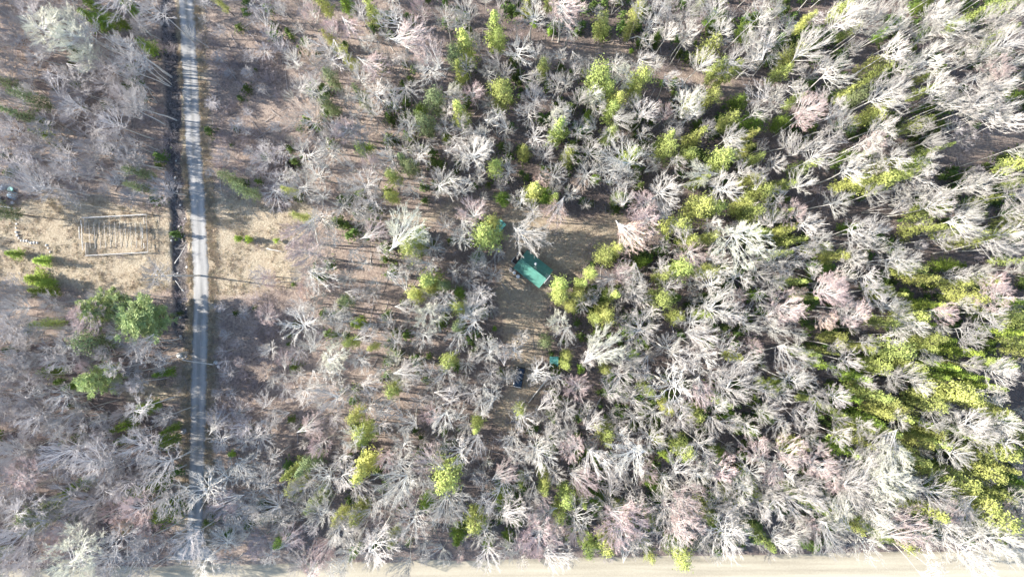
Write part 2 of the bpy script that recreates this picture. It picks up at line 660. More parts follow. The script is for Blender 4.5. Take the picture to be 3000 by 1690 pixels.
part('pipe_cap', cb, white, pp)
for q in (V(0.9, -0.15, 0), V(0.25, -0.75, 0)):
    foot = V(pipe_at.x + q.x * 0.9, 0.05 + abs(q.y) * 0.3, ridge_z - 0.15)
    part('brace', bar(pipe_at + V(0, 0, 1.25), foot, 0.025, 5), metal, cab)
# aerial along the lower right gable
bz = ridge_z + 0.25
an = part('aerial_boom', bar(V(hl + 0.42, -1.0, bz), V(hl + 0.42, 0.95, bz), 0.045), white, cab)
for k in range(7):
    y = -0.85 + 0.27 * k
    part('aerial_rod', bar(V(hl - 0.12 - 0.05 * k, y, bz + 0.05), V(hl + 0.96 + 0.05 * k, y, bz + 0.05), 0.014, 4), metal, an)
part('aerial_mast', bar(V(hl + 0.42, 0, 0.5), V(hl + 0.42, 0, bz), 0.035), metal, cab)
# deck with a railing at the upper left gable
b = MB()
b.box((-hl - 1.45, -1.5, 0.35), (-hl - 0.02, 1.4, 0.45))
for x in (-hl - 1.3, -hl - 0.2):
    for y in (-1.3, 1.2):
        b.box((x - 0.06, y - 0.06, -0.1), (x + 0.06, y + 0.06, 0.35))
part('deck', b, dark_wood, cab)
for y0, y1 in ((-1.45, -0.35), (0.4, 1.35)):
    b = MB()
    b.box((-hl - 1.45, y0, 1.3), (-hl - 1.33, y1, 1.37))
    for k in range(4):
        y = y0 + 0.05 + (y1 - y0 - 0.1) * k / 3
        b.box((-hl - 1.42, y - 0.03, 0.45), (-hl - 1.36, y + 0.03, 1.3))
    part('railing', b, pale_wood, cab)
b = MB()
b.box((-hl - 1.33, -1.45, 1.3), (-hl - 0.35, -1.35, 1.37))
b.box((-hl - 0.42, -1.43, 0.45), (-hl - 0.36, -1.37, 1.3))
part('railing', b, grey_wood, cab)

for px, py, s, lab in ((1507, 799, 0.85, 'smaller white drum at the lower left corner of the green cabin'), (1518, 809.5, 1.0, 'bigger white drum beside the lower left cabin wall')):
    X, Y = gp(px, py, 1)
    r = root('white_drum', (X, Y, 0), lab, 'drum')
    part('drum_body', lathe([(0.36 * s, 0), (0.40 * s, 0.1), (0.40 * s, 0.9), (0.34 * s, 1.02)], 18), white, r, True)
    part('lid', lathe([(0.30 * s, 1.022), (0.30 * s, 1.06), (0.12 * s, 1.10)], 18), white, r)

sh, sz_, shl, shw = gabled('small_shed', 1462, 666, math.radians(47), 2.4, 1.7, 1.9, math.radians(18), 0.12, teal2, logw,
                           'small teal-roofed shed half hidden under the evergreen above the cabin', 'shed')
oh, oz, ohl, ohw = gabled('outhouse', 1621, 1056, 0, 1.65, 1.95, 1.9, math.radians(12), 0.12, teal2, logw,
                          'tiny outhouse with ribbed teal roof beside a green evergreen', 'outhouse', 0.2)
b = MB()
b.box((-0.35, -ohw - 0.04, 0.05), (0.35, -ohw - 0.002, 1.75))
part('door', b, dark_wood, oh)

# the parked car
X, Y = gp(1521, 1104, 0.9)
car = root('parked_jeep', (X, Y, 0), 'dark blue boxy jeep parked on the track below the cabin', 'jeep', None, math.atan2(52, -11) + math.pi - 2 * math.atan2(52, -11))
car.rotation_euler = (0, 0, math.atan2(-52, -11))
b = MB()
sec = [(-1.95, 0.45, 0.75), (-1.9, 0.40, 1.0), (0.55, 0.38, 1.02), (1.75, 0.42, 0.98), (1.95, 0.5, 0.85)]
for (x0, l0, h0), (x1, l1, h1) in zip(sec, sec[1:]):
    i = len(b.v)
    for x, lo_, hi_ in ((x0, l0, h0), (x1, l1, h1)):
        b.v += [V(x, -0.84, lo_), V(x, 0.84, lo_), V(x, 0.86, hi_ - 0.08), V(x, 0.72, hi_), V(x, -0.72, hi_), V(x, -0.86, hi_ - 0.08)]
    for k in range(6):
        b.f.append((i + k, i + (k + 1) % 6, i + 6 + (k + 1) % 6, i + 6 + k))
        b.m.append(0)
b.f += [(5, 4, 3, 2, 1, 0), tuple(len(b.v) - 6 + k for k in range(6))]
b.m += [0, 0]
part('body', b, navy, car)
b = MB()
i = 0
for x, hw_, z in ((-1.85, 0.78, 1.0), (0.62, 0.78, 1.01), (-1.75, 0.68, 1.72), (0.30, 0.68, 1.74)):
    b.v += [V(x, -hw_, z), V(x, hw_, z)]
b.f += [(0, 1, 5, 4), (2, 6, 7, 3), (0, 4, 6, 2), (1, 3, 7, 5), (4, 5, 7, 6)]
b.m += [0] * 5
part('cabin_shell', b, navy, car, bevel=0.05)
for pts4 in (((0.645, -0.66, 1.07), (0.645, 0.66, 1.07), (0.36, 0.6, 1.66), (0.36, -0.6, 1.66)), ((-1.87, 0.66, 1.07), (-1.87, -0.66, 1.07), (-1.79, -0.6, 1.66), (-1.79, 0.6, 1.66))):
    b = MB()
    b.poly(pts4)
    part('windscreen', b, glass, car)
for s in (-1, 1):
    b = MB()
    q = [(-1.6, s * 0.785, 1.08), (0.45, s * 0.785, 1.08), (0.25, s * 0.70, 1.66), (-1.6, s * 0.70, 1.66)]
    b.poly(q if s < 0 else q[::-1])
    part('side_window', b, glass, car)
    b = MB()
    b.box((1.93, s * 0.55 - 0.13, 0.68), (1.99, s * 0.55 + 0.13, 0.86))
    part('headlight', b, lamp_glass, car)
    for x in (-1.25, 1.3):
        wb = MB()
        n = 18
        for (rr, yy) in ((0.2, -0.12), (0.36, -0.11), (0.38, 0), (0.36, 0.11), (0.2, 0.12)):
            for k in range(n):
                a = 2 * math.pi * k / n
                wb.v.append(V(x + rr * math.cos(a), s * 0.82 + yy, 0.38 + rr * math.sin(a)))
        for q in range(4):
            for k in range(n):
                wb.f.append((q * n + k, q * n + (k + 1) % n, (q + 1) * n + (k + 1) % n, (q + 1) * n + k))
                wb.m.append(0)
        wh = part('wheel', wb, black, car)
        rb = MB()
        rb.poly([(x + 0.2 * math.cos(2 * math.pi * k / n), s * 0.93, 0.38 + 0.2 * math.sin(2 * math.pi * k / n)) for k in range(n)])
        part('rim', rb, metal, wh)
b = MB()
b.box((1.96, -0.8, 0.42), (2.08, 0.8, 0.58))
part('bumper', b, metal, car)
b = MB()
for y in (-0.55, 0.55):
    b.box((-1.6, y - 0.03, 1.76), (0.2, y + 0.03, 1.80))
for x in (-1.4, -0.4):
    b.box((x, -0.52, 1.745), (x + 0.05, 0.52, 1.79))
part('roof_rack', b, black, car)


def log(name, pts, r, m, label, cat='log', h=0.0):
    """a fallen trunk through photograph pixels (px, py, height)"""
    P = []
    for (px, py, z) in pts:
        X, Y = gp(px, py, z)
        P.append(V(X, Y, z))
    fine = []
    for i in range(len(P) - 1):
        for k in range(4):
            q = P[i].lerp(P[i + 1], k / 4)
            fine.append(q + V(R.uniform(-.06, .06), R.uniform(-.06, .06), 0) * (1 if i or k else 0))
    fine.append(P[-1])
    o0 = fine[0].copy()
    b = MB()
    n = len(fine)
    b.tube([q - o0 for q in fine], [r * (1 - 0.6 * i / n) for i in range(n)], 8, 0, True)
    me = b.mesh(name, [m], True)
    o = link(name, me, None, tuple(o0))
    return tag(o, label, cat)


log('fallen_log', [(1606, 1105, .2), (1548, 1180, .2)], 0.17, pale_wood, 'long pale log lying diagonally at the edge of the cabin track')
log('fallen_log', [(1345, 1168, .3), (1300, 1185, .3), (1243, 1212, .2)], 0.20, grey_wood, 'long grey log among the bare trees lower left of the jeep')
log('fallen_log', [(512, 772, .3), (530, 745, .5), (546, 714, .4)], 0.09, grey_wood, 'white fallen trunk slanting across the dark ditch right of the wooden pen')
log('fallen_log', [(782, 728, .2), (830, 738, .2)], 0.13, pale_wood, 'short bleached log in the dry meadow right of the driveway')
log('fallen_log', [(1760, 1166, .4), (1733, 1218, .2)], 0.15, grey_wood, 'thin grey log in the wood to the lower right of the outhouse')
log('fallen_log', [(514, 822, .2), (545, 864, .3)], 0.07, grey_wood, 'thin pale pole in the ditch just above the large pines')
log('bent_birch', [(1921, 161, 0), (1905, 138, 3), (1890, 119, 4.6), (1868, 108, 5), (1845, 113, 4.2), (1831, 130, 2.6)], 0.16, pale_wood,
    'white birch trunk bent over in an arch beside the brown trail', 'bent tree')

# bar across the driveway
X, Y = gp(586, 1058)
gt = root('pole_gate', (X, Y, 0), 'pale pole gate barring the driveway beside a white boulder', 'gate')
A, B_ = gp(541, 1053), gp(630, 1066)
a3, b3 = V(A[0] - X, A[1] - Y, 0.95), V(B_[0] - X, B_[1] - Y, 0.95)
part('pole', bar(a3, b3, 0.085, 8), pale_wood, gt)
for q in (a3, b3):
    part('post', bar(V(q.x, q.y, -0.3), V(q.x, q.y, 0.9), 0.10, 8), grey_wood, gt)


def rock(name, px, py, r, m, label, group=None, flat=0.7):
    X, Y = gp(px, py)
    g = random.Random(int(px * 7 + py))
    bm_v, n, mlat = [], 14, 7
    b = MB()
    for i in range(mlat + 1):
        th = math.pi * i / mlat
        for k in range(n):
            ph = 2 * math.pi * k / n
            d = V(math.sin(th) * math.cos(ph), math.sin(th) * math.sin(ph), math.cos(th))
            s = 1 + 0.32 * mnoise.noise(d * 1.4 + V(px, py, 0) * 0.37)
            b.v.append(V(d.x * r * s, d.y * r * s * 0.85, d.z * r * s * flat))
    for i in range(mlat):
        for k in range(n):
            b.f.append((i * n + k, (i + 1) * n + k, (i + 1) * n + (k + 1) % n, i * n + (k + 1) % n))
            b.m.append(0)
    o = link(name, b.mesh(name, [m], True), None, (X, Y, ground_z(px, py) + r * flat * 0.35))
    o.rotation_euler = (0, 0, g.uniform(0, 6))
    return tag(o, label, 'boulder' if name == 'boulder' else 'stone', group)


rock('boulder', 527, 1042, 0.62, stone_m, 'large white boulder at the ditch end of the pole gate')
rock('boulder', 537, 1050, 0.36, stone_m, 'small pale boulder touching the white boulder by the pole gate')
rock('boulder', 546, 1044, 0.32, stone_d, 'small grey boulder between the white boulder and the driveway')
rock('boulder', 632, 1062, 0.45, stone_m, 'pale block of stone under the far end of the pole gate')
rock('boulder', 640, 1074, 0.36, stone_m, 'flat pale stone just below the gate post right of driveway')
rock('boulder', 540, 1262, 0.62, stone_d, 'grey boulder in the shade left of the lower driveway')
rock('boulder', 1498, 790, 0.5, stone_d, 'brownish boulder at the corner of the cabin deck')
for px, py, r in ((547, 782, .3), (505, 692, .34), (501, 705, .26), (534, 690, .22), (520, 662, .2), (538, 640, .25), (517, 800, .22), (530, 850, .26), (542, 905, .24), (525, 930, .25),
                  (524, 600, .22), (515, 560, .2), (508, 520, .25), (512, 470, .2), (527, 985, .3)):
    rock('ditch_stone', px, py, r, stone_m, 'pale stone lying in the dark ditch beside the driveway', 'stones in the dark ditch')
for px, py in ((44, 626), (46, 640), (48, 656), (47, 668), (49, 680), (52, 690), (57, 698), (63, 705), (71, 706), (80, 706), (87, 709), (93, 712), (102, 711), (111, 712), (137, 718), (143, 727), (148, 738)):
    rock('edging_stone', px, py, R.uniform(0.2, 0.32), stone_m, 'small white stone in the curved border of the left yard', 'white stones bordering the yard')

# pen of posts and rails in the yard
PX, PY = gp(340, 687)
pen = root('wooden_pen', (PX, PY, 0), 'weathered wooden pen with many thin crossbars in the dry yard', 'pen')


def pen_pt(px, py, z):
    X, Y = gp(px, py, z)
    return V(X - PX, Y - PY, z)


TL, TR, BR, BL = (241, 638), (428, 628), (433, 739), (250, 749)
HP = 1.05
for a, c in ((TL, TR), (BL, BR)):
    part('rail', bar(pen_pt(*a, HP), pen_pt(*c, HP), 0.085), grey_wood, pen)
    part('lower_rail', bar(pen_pt(*a, HP) - V(0, 0, 0.8), pen_pt(*c, HP) - V(0, 0, 0.8), 0.045), grey_wood, pen)
    for k in range(6):
        q = pen_pt(a[0] + (c[0] - a[0]) * k / 5, a[1] + (c[1] - a[1]) * k / 5, HP)
        part('post', bar(V(q.x, q.y, -0.2), V(q.x, q.y, HP + 0.1), 0.07), grey_wood, pen)
part('rail', bar(pen_pt(*TR, HP), pen_pt(*BR, HP), 0.035), grey_wood, pen)
for y0, y1, x, r_ in ((637, 656, 421, .06), (667, 698, 416, .09), (712, 727, 421, .08)):
    part('side_board', bar(pen_pt(x, y0, HP), pen_pt(x + 2, y1, HP), r_), pale_wood, pen)
for y0, y1, x in ((645, 660, 236.5), (655, 708, 239), (664, 700, 231.5), (708, 733, 241)):
    part('side_board', bar(pen_pt(x, y0, 1.15), pen_pt(x + 1.5, y1, 1.15), 0.08), pale_wood, pen)
for y0, y1, x in ((643, 681, 246), (712, 744, 250)):
    b = MB()
    n = 9
    for k in range(n):
        q = pen_pt(x, y0 + (y1 - y0) * k / (n - 1), HP)
        b.box((q.x - 0.03, q.y - 0.11, -0.05), (q.x + 0.03, q.y + 0.11, 1.0))
    part('plank_panel', b, grey_wood, pen)
for i in range(11):
    x = 262 + 15.1 * i
    b = MB()
    P = [pen_pt(x - 2.5 + 5.0 * k / 6, 652 + 1.2 * (5 - abs(i - 6)) * -0.6 + 75 * k / 6, 0.85 + 0.15 * math.sin(math.pi * k / 6)) for k in range(7)]
    b.tube(P, [0.032] * 7, 5, 0, True)
    part('crossbar', b, pale_wood, pen)
for i in range(8):
    x = 268 + 15.1 * i
    part('strut', bar(pen_pt(x + 6, 664, 0.9), pen_pt(x, 690, 0.1), 0.02, 4), grey_wood, pen)

# clutter at the left edge of the picture
X, Y = gp(32, 572, 0.6)
b = MB()
for i in range(9):
    for k in range(20):
        a = 2 * math.pi * k / 20
        f = i / 8.0
        rr = 1.0 * (f ** 0.8) * (1 + 0.25 * mnoise.noise(V(math.cos(a) * 1.5, math.sin(a) * 1.5, 3)))
        b.v.append(V(rr * math.cos(a), rr * math.sin(a) * 0.8, 1.1 * (1 - f ** 2.2) + 0.18 * mnoise.noise(V(rr * math.cos(a) * 3, rr * math.sin(a) * 3, 1))))
for i in range(8):
    for k in range(20):
        b.f.append((i * 20 + k, (i + 1) * 20 + k, (i + 1) * 20 + (k + 1) % 20, i * 20 + (k + 1) % 20))
        b.m.append(0)
tarp_me = b.mesh('tarp_cover', [blue_tarp], True)
o = tag(link('tarp_cover', tarp_me, None, (X, Y, 0.02)), 'pale blue tarp draped over a heap at the left yard edge', 'tarp')
X, Y = gp(6, 549, 0.6)
o2 = tag(link('tarp_cover', tarp_me, None, (X, Y, 0.02)), 'grey tarp over a heap at the edge above the trailer', 'tarp')
o2.material_slots[0].link = 'OBJECT'
o2.material_slots[0].material = grey_tarp
o2.scale = (0.9, 1.0, 0.9)
o2.rotation_euler = (0, 0, 1.2)
X, Y = gp(29.5, 555, 0.5)
r = root('plastic_tub', (X, Y, 0), 'turquoise round tub beside the pale blue tarp', 'tub')
part('basin', lathe([(0.38, 0), (0.5, 0.5), (0.44, 0.5), (0.34, 0.06)], 18), turq, r)
part('rim', lathe([(0.505, 0.46), (0.54, 0.49), (0.505, 0.53)], 18), turq, r)
X, Y = gp(37, 594, 0.3)
r = root('white_bucket', (X, Y, 0), 'white bucket below the pale blue tarp', 'bucket')
part('pail', lathe([(0.2, 0), (0.27, 0.5), (0.24, 0.5), (0.18, 0.05)], 14), white, r)
part('rim', lathe([(0.272, 0.47), (0.29, 0.49), (0.272, 0.52)], 14), white, r)
X, Y = gp(8, 571, 0.6)
r = root('utility_trailer', (X, Y, 0), 'dark brown utility trailer beside the pale blue tarp', 'trailer', None, -0.08)
b = MB()
b.box((-1.8, -0.8, 0.5), (1.8, 0.8, 0.58))
part('bed', b, dark_wood, r)
for y in (-0.8, 0.76):
    b = MB()
    b.box((-1.8, y, 0.582), (1.8, y + 0.04, 0.95))
    part('side_board', b, dark_wood, r)
    wb = lathe([(0.2, -0.09), (0.32, -0.08), (0.34, 0), (0.32, 0.08), (0.2, 0.09)], 16)
    yy = -0.95 if y < 0 else 0.95
    wb.v = [V(v.x, v.z + yy, v.y + 0.34) for v in wb.v]
    part('wheel', wb, black, r)
b = MB()
b.tube([V(1.8, 0, 0.5), V(2.7, 0, 0.45)], [0.05, 0.04], 6, 0, True)
part('tongue', b, metal, r)
gabled('garden_shed', -14, 586, 0, 3.4, 1.4, 1.7, math.radians(10), 0.1, mat('pale_roof', (0.45, 0.50, 0.46), var=0.1), grey_wood,
       'pale-roofed garden shed cut by the left edge below the trailer', 'shed')
log('grey_plank', [(-12, 602, .4), (46, 611, .3)], 0.14, grey_wood, 'long grey plank lying below the pale-roofed shed at the left edge', 'plank')

# open crate and small bits right of the driveway
X, Y = gp(848, 487, 0.8)
r = root('open_crate', (X, Y, 0), 'open wooden box with one pale side in the grey scrub', 'crate')
b = MB()
b.box((-0.62, -0.85, 0), (-0.44, 0.85, 1.3))
part('pale_side', b, pale_wood, r)
for lo_, hi_ in (((-0.438, 0.77, 0), (0.55, 0.85, 1.2)), ((-0.438, -0.85, 0), (0.55, -0.77, 1.2)), ((0.552, -0.85, 0), (0.63, 0.85, 1.2))):
    b = MB()
    b.box(lo_, hi_)
    part('side', b, dark_wood, r)
X, Y = gp(706, 1337)
r = root('sign_board', (X, Y, 0), 'small white board beside a dark leaning post right of the lower driveway', 'sign')
b = MB()
b.box((-0.15, -0.2, 0.9), (0.55, 0.02, 0.98))
part('board', b, white, r)
part('post', bar(V(-1.1, 1.1, 0.0), V(-0.2, -0.2, 1.1), 0.07), dark_wood, r)
X, Y = gp(645, 1163)
r = root('stick_frame', (X, Y, 0), 'frame of four thin pale sticks in the scrub right of driveway', 'frame')
for a, c in (((-0.65, 0.5), (-0.75, -1.0)), ((0.3, 0.1), (0.45, -1.1)), ((-0.5, 0.05), (0.25, 0.0)), ((0.0, 1.0), (1.2, 0.95))):
    part('stick', bar(V(*a, 0.7), V(*c, 0.6), 0.04, 5), pale_wood, r)

# dark heap of cut branches at the meadow edge
g = random.Random(5)
b = MB()
for k in range(420):
    x, y = g.gauss(0, 1.15), g.gauss(0, 1.6)
    zz = max(0.05, 1.1 - 0.35 * (x * x + y * y * 0.5)) * g.random()
    a = g.uniform(0, 6.28)
    d = V(math.cos(a), math.sin(a), g.uniform(-0.2, 0.35))
    b.spike(V(x, y, zz), V(x, y, zz) + d * g.uniform(0.6, 1.6), g.uniform(0.02, 0.05))
X, Y = gp(818, 588)
o = link('brush_pile', b.mesh('brush_pile', [mat('burnt_sticks', (0.09, 0.08, 0.085), var=0.4, rand=0.2)]), None, (X, Y, ground_z(818, 588)))
tag(o, 'dark heap of cut branches at the top of the dry meadow', 'brush pile')


# ------------------------------------------------------------------ trees: builders
def perp(d, rng):
    u = d.cross(V(0, 0, 1))
    if u.length < 0.05:
        u = V(1, 0, 0)
    u.normalize()
    q = d.cross(u)
    a = rng.uniform(0, 2 * math.pi)
    return u * math.cos(a) + q * math.sin(a)


def bend_line(rng, p, d, L, n, up, wob):
    pts = [p.copy()]
    d = d.normalized()
    for i in range(n):
        d = (d + V(0, 0, up) + V(rng.uniform(-wob, wob), rng.uniform(-wob, wob), rng.uniform(-wob, wob) * 0.6)).normalized()
        p = p + d * (L / n)
        pts.append(p.copy())
    return pts


def along(pts, t):
    k = t * (len(pts) - 1)
    i = min(int(k), len(pts) - 2)
    return pts[i].lerp(pts[i + 1], k - i), (pts[i + 1] - pts[i]).normalized()


def bare_tree(seed, style):
    """trunk and crown of a leafless tree about 16 m tall with a domed crown of 2.4 m radius"""
    g = random.Random(seed)
    tr, cr = MB(), MB()
    Ht, Rc = 16.0, 2.4
    zc, hv, nl, wob, low = {'round': (12.5, 3.1, 26, 0.05, 0.05), 'slim': (13.0, 2.9, 21, 0.05, 0.15), 'broad': (11.6, 3.9, 21, 0.15, 0.0),
                            'fuzzy': (12.3, 3.3, 28, 0.06, 0.0), 'clump': (12.4, 3.2, 28, 0.08, 0.05)}[style]
    lop = V(g.uniform(-.35, .35), g.uniform(-.35, .35), 0)
    stems = []
    if style == 'clump':
        for k in range(3):
            a = 2.1 * k + g.uniform(-0.4, 0.4)
            stems.append((V(0.15 * math.cos(a), 0.15 * math.sin(a), -0.3), V(0.09 * math.cos(a), 0.09 * math.sin(a), 1), Ht * g.uniform(0.82, 0.93), 0.10))
    else:
        stems.append((V(0, 0, -0.3), V(g.uniform(-0.04, 0.04), g.uniform(-0.04, 0.04), 1), Ht * (0.86 if style == 'broad' else 0.93), 0.16 if style == 'broad' else 0.14))
    lines = []
    for (p0, d0, hh, r0) in stems:
        pts = bend_line(g, p0, d0, hh, 9, 0.06, 0.06)
        tr.tube(pts, [r0 * (1 - 0.86 * (i / 9.0)) for i in range(10)], 6)
        lines.append(pts)
    lobes = [(g.uniform(0, 6.28), g.uniform(0.08, 0.28)) for _ in range(3)]
    order = list(range(nl))
    g.shuffle(order)
    for k in range(nl):
        st = lines[k % len(lines)]
        a = k * 2.399 + g.uniform(-0.35, 0.35)
        sp_ = low + (0.96 - low) * ((order[k] + g.random()) / nl)
        cphi = math.sqrt(max(0.0, 1 - sp_ * sp_))
        rr = g.uniform(0.80, 1.08)
        for (la, ls) in lobes:
            rr -= ls * max(0.0, math.cos(a - la)) ** 4
        end = V(Rc * cphi * math.cos(a) * rr, Rc * cphi * math.sin(a) * rr, zc + hv * sp_ * g.uniform(0.9, 1.03)) + lop
        hor = math.hypot(end.x, end.y)
        z0 = end.z - hor * g.uniform(0.75, 1.25) - 0.5
        p, d = along(st, min(0.985, max(0.3, z0 / st[-1].z)))
        out = V(end.x - p.x, end.y - p.y, 0)
        mid = p.lerp(end, 0.5) + out * 0.10 + V(0, 0, -0.10 * hor)
        lp = []
        for i in range(6):
            t = i / 5.0
            q = p * (1 - t) ** 2 + mid * 2 * t * (1 - t) + end * t * t
            if 0 < i:
                q = q + V(g.uniform(-1, 1), g.uniform(-1, 1), g.uniform(-.6, .6)) * wob * (0.6 + t)
            lp.append(q)
        L = (end - p).length
        rl = (0.060 if style == 'broad' else 0.046) * min(1.0, 0.55 + L / 7)
        cr.tube(lp, [rl * (1 - 0.78 * i / 5.0) for i in range(6)], 4, 0)
        n2 = 7 if style == 'fuzzy' else 6
        for s in range(n2):
            t2 = 0.38 + 0.62 * (s + g.random()) / n2
            q, e = along(lp, min(t2, 0.999))
            e2 = (e + perp(e, g) * g.uniform(0.25, 0.65)).normalized()
            L2 = g.uniform(0.7, 1.3) * (1.25 - 0.5 * t2)
            sp = bend_line(g, q, e2, L2, 3, 0.10, 0.12)
            cr.tube(sp, [0.020, 0.016, 0.012, 0.007], 3, 0)
            n3 = {'broad': 4, 'fuzzy': 6}.get(style, 5)
            for u in range(n3):
                t3 = 0.1 + 0.9 * (u + g.random()) / n3
                q3, e3 = along(sp, min(t3, 0.999))
                e4 = (e3 + perp(e3, g) * g.uniform(0.2, 0.6) + V(0, 0, 0.06)).normalized()
                L3 = g.uniform(0.35, 0.75)
                m3 = q3 + e4 * L3 * 0.5 + V(g.uniform(-.04, .04), g.uniform(-.04, .04), 0.02)
                cr.spike(q3, m3 + (m3 - q3) * 0.15, 0.0115, 1)
                cr.spike(m3, q3 + e4 * L3 + V(g.uniform(-.08, .08), g.uniform(-.08, .08), 0.08), 0.0095, 1)
                for v in range(3 if style == 'fuzzy' else 2):
                    e5 = (e4 + perp(e4, g) * g.uniform(0.25, 0.6)).normalized()
                    b0 = q3.lerp(m3, g.uniform(0.2, 1))
                    cr.spike(b0, b0 + e5 * g.uniform(0.25, 0.5), 0.0085, 1)
    return tr.mesh('bare_trunk', [M['trunk']], True), cr.mesh('bare_crown', [M['bark'], M['w']])


def evergreen(seed, style):
    """trunk and foliage; spire about 13 m x 2.2 m, round about 12 m x 2.8 m, pine about 17 m x 4.5 m, shrub 2 m"""
    g = random.Random(seed)
    tr, cr = MB(), MB()
    Ht, Rc, z0, nlay, nb, leaf, per = {
        'spire': (13.0, 2.1, 0.10, 15, 9, 0.24, 7), 'round': (12.0, 2.6, 0.22, 11, 9, 0.21, 9),
        'pine': (16.0, 4.4, 0.30, 9, 11, 0.30, 40), 'shrub': (2.2, 1.3, 0.1, 5, 9, 0.2, 9)}[style]
    tr.tube(bend_line(g, V(0, 0, -0.3), V(0, 0, 1), Ht * 0.95, 6, 0.1, 0.03), [0.17 * (1 - 0.14 * i) * (0.4 if style == 'shrub' else 1) for i in range(7)], 6)
    lob = [(g.uniform(0, 6.28), g.uniform(0.6, 1.0)) for _ in range(4)]
    for a in range(nlay):
        t = (a + 0.5) / nlay
        z = Ht * (z0 + (1 - z0) * t)
        if style == 'spire':
            rr = Rc * (1 - t) ** 0.85 + 0.15
        elif style == 'pine':
            rr = Rc * (math.sin(math.pi * min(1, 0.16 + 0.80 * t)) ** 0.8) * g.uniform(0.8, 1.08)
        else:
            rr = Rc * math.sqrt(max(0.05, 1 - (max(0, t - 0.32) / 0.72) ** 2)) * (0.75 + 0.25 * min(1, t * 4))
        k_b = max(4, int(nb * (0.45 + 0.55 * rr / Rc)))
        for b in range(k_b):
            az = 2 * math.pi * b / k_b + a * 1.1 + g.uniform(-0.25, 0.25)
            lobe = 1.0
            for (la, ls) in lob:
                lobe -= 0.30 * ls * max(0, math.cos(az - la + a * 0.35)) ** 3
            L = rr * lobe * g.uniform(0.55, 1.18)
            rise = {'spire': -0.12, 'round': 0.15, 'pine': 0.32, 'shrub': 0.5}[style]
            d = V(math.cos(az), math.sin(az), rise).normalized()
            p = V(0, 0, z)
            if style != 'shrub':
                cr.spike(p, p + d * L, 0.03, 1)
            nk = max(2, int(L / (0.42 if style != 'pine' else 0.95)))
            for c in range(nk):
                f = 0.25 + 0.78 * (c + g.random() * 0.7) / nk
                ctr = p + d * (L * f) + V(0, 0, g.uniform(-0.15, 0.15))
                side = V(-d.y, d.x, 0) * g.uniform(-0.42, 0.42) * (1.25 - f) * (L * 0.5)
                ctr += side
                sz = {'spire': 0.42, 'round': 0.48, 'pine': 0.62, 'shrub': 0.3}[style] * g.uniform(0.7, 1.2)
                for q in range(per):
                    if style == 'pine':
                        # plumes of long needles that point outward and up
                        o = V(g.gauss(0, 0.7), g.gauss(0, 0.7), g.gauss(0, 0.5)) * 0.27
                        dr = (d * 0.7 + V(g.gauss(0, 0.55), g.gauss(0, 0.55), 0.55 + g.gauss(0, 0.3))).normalized()
                        wv = perp(dr, g)
                        ln = g.uniform(0.28, 0.5)
                        cr.quad(ctr + o + dr * ln * 0.5, dr * ln * 0.6, wv * 0.06, 0)
                    else:
                        o = V(g.gauss(0, 0.55), g.gauss(0, 0.55), g.gauss(0, 0.42)) * sz
                        nn = (V(g.gauss(0, 0.5), g.gauss(0, 0.5), 0.55) + V(d.x, d.y, 0) * 0.55).normalized()
                        u = perp(nn, g)
                        ls = leaf * g.uniform(0.5, 1.0)
                        cr.quad(ctr + o, u * ls * 0.75, nn.cross(u) * ls * 0.38, 0)
    if style in ('spire', 'pine', 'round'):
        for q in range(26):
            o = V(g.gauss(0, 0.14), g.gauss(0, 0.14), g.uniform(-1.1, 0.35))
            nn = V(g.gauss(0, 1), g.gauss(0, 1), 0.5).normalized()
            u = perp(nn, g)
            cr.quad(V(0, 0, Ht * 0.985) + o, u * leaf * 0.5, nn.cross(u) * leaf * 0.28, 0)
    return tr.mesh(style + '_trunk', [M['ever_trunk']], True), cr.mesh(style + '_crown', [M['y'], M['ever_trunk']])


BARE = {k: [] for k in ('round', 'slim', 'broad', 'fuzzy', 'clump')}
for k, n_, s0 in (('round', 6, 100), ('slim', 4, 200), ('broad', 3, 300), ('fuzzy', 4, 400), ('clump', 2, 500)):
    for i in range(n_):
        BARE[k].append(bare_tree(s0 + i, k))
EVER = {k: [evergreen(900 + 37 * i + len(k), k) for i in range(n_)] for k, n_ in (('spire', 4), ('round', 5), ('pine', 3), ('shrub', 3))}

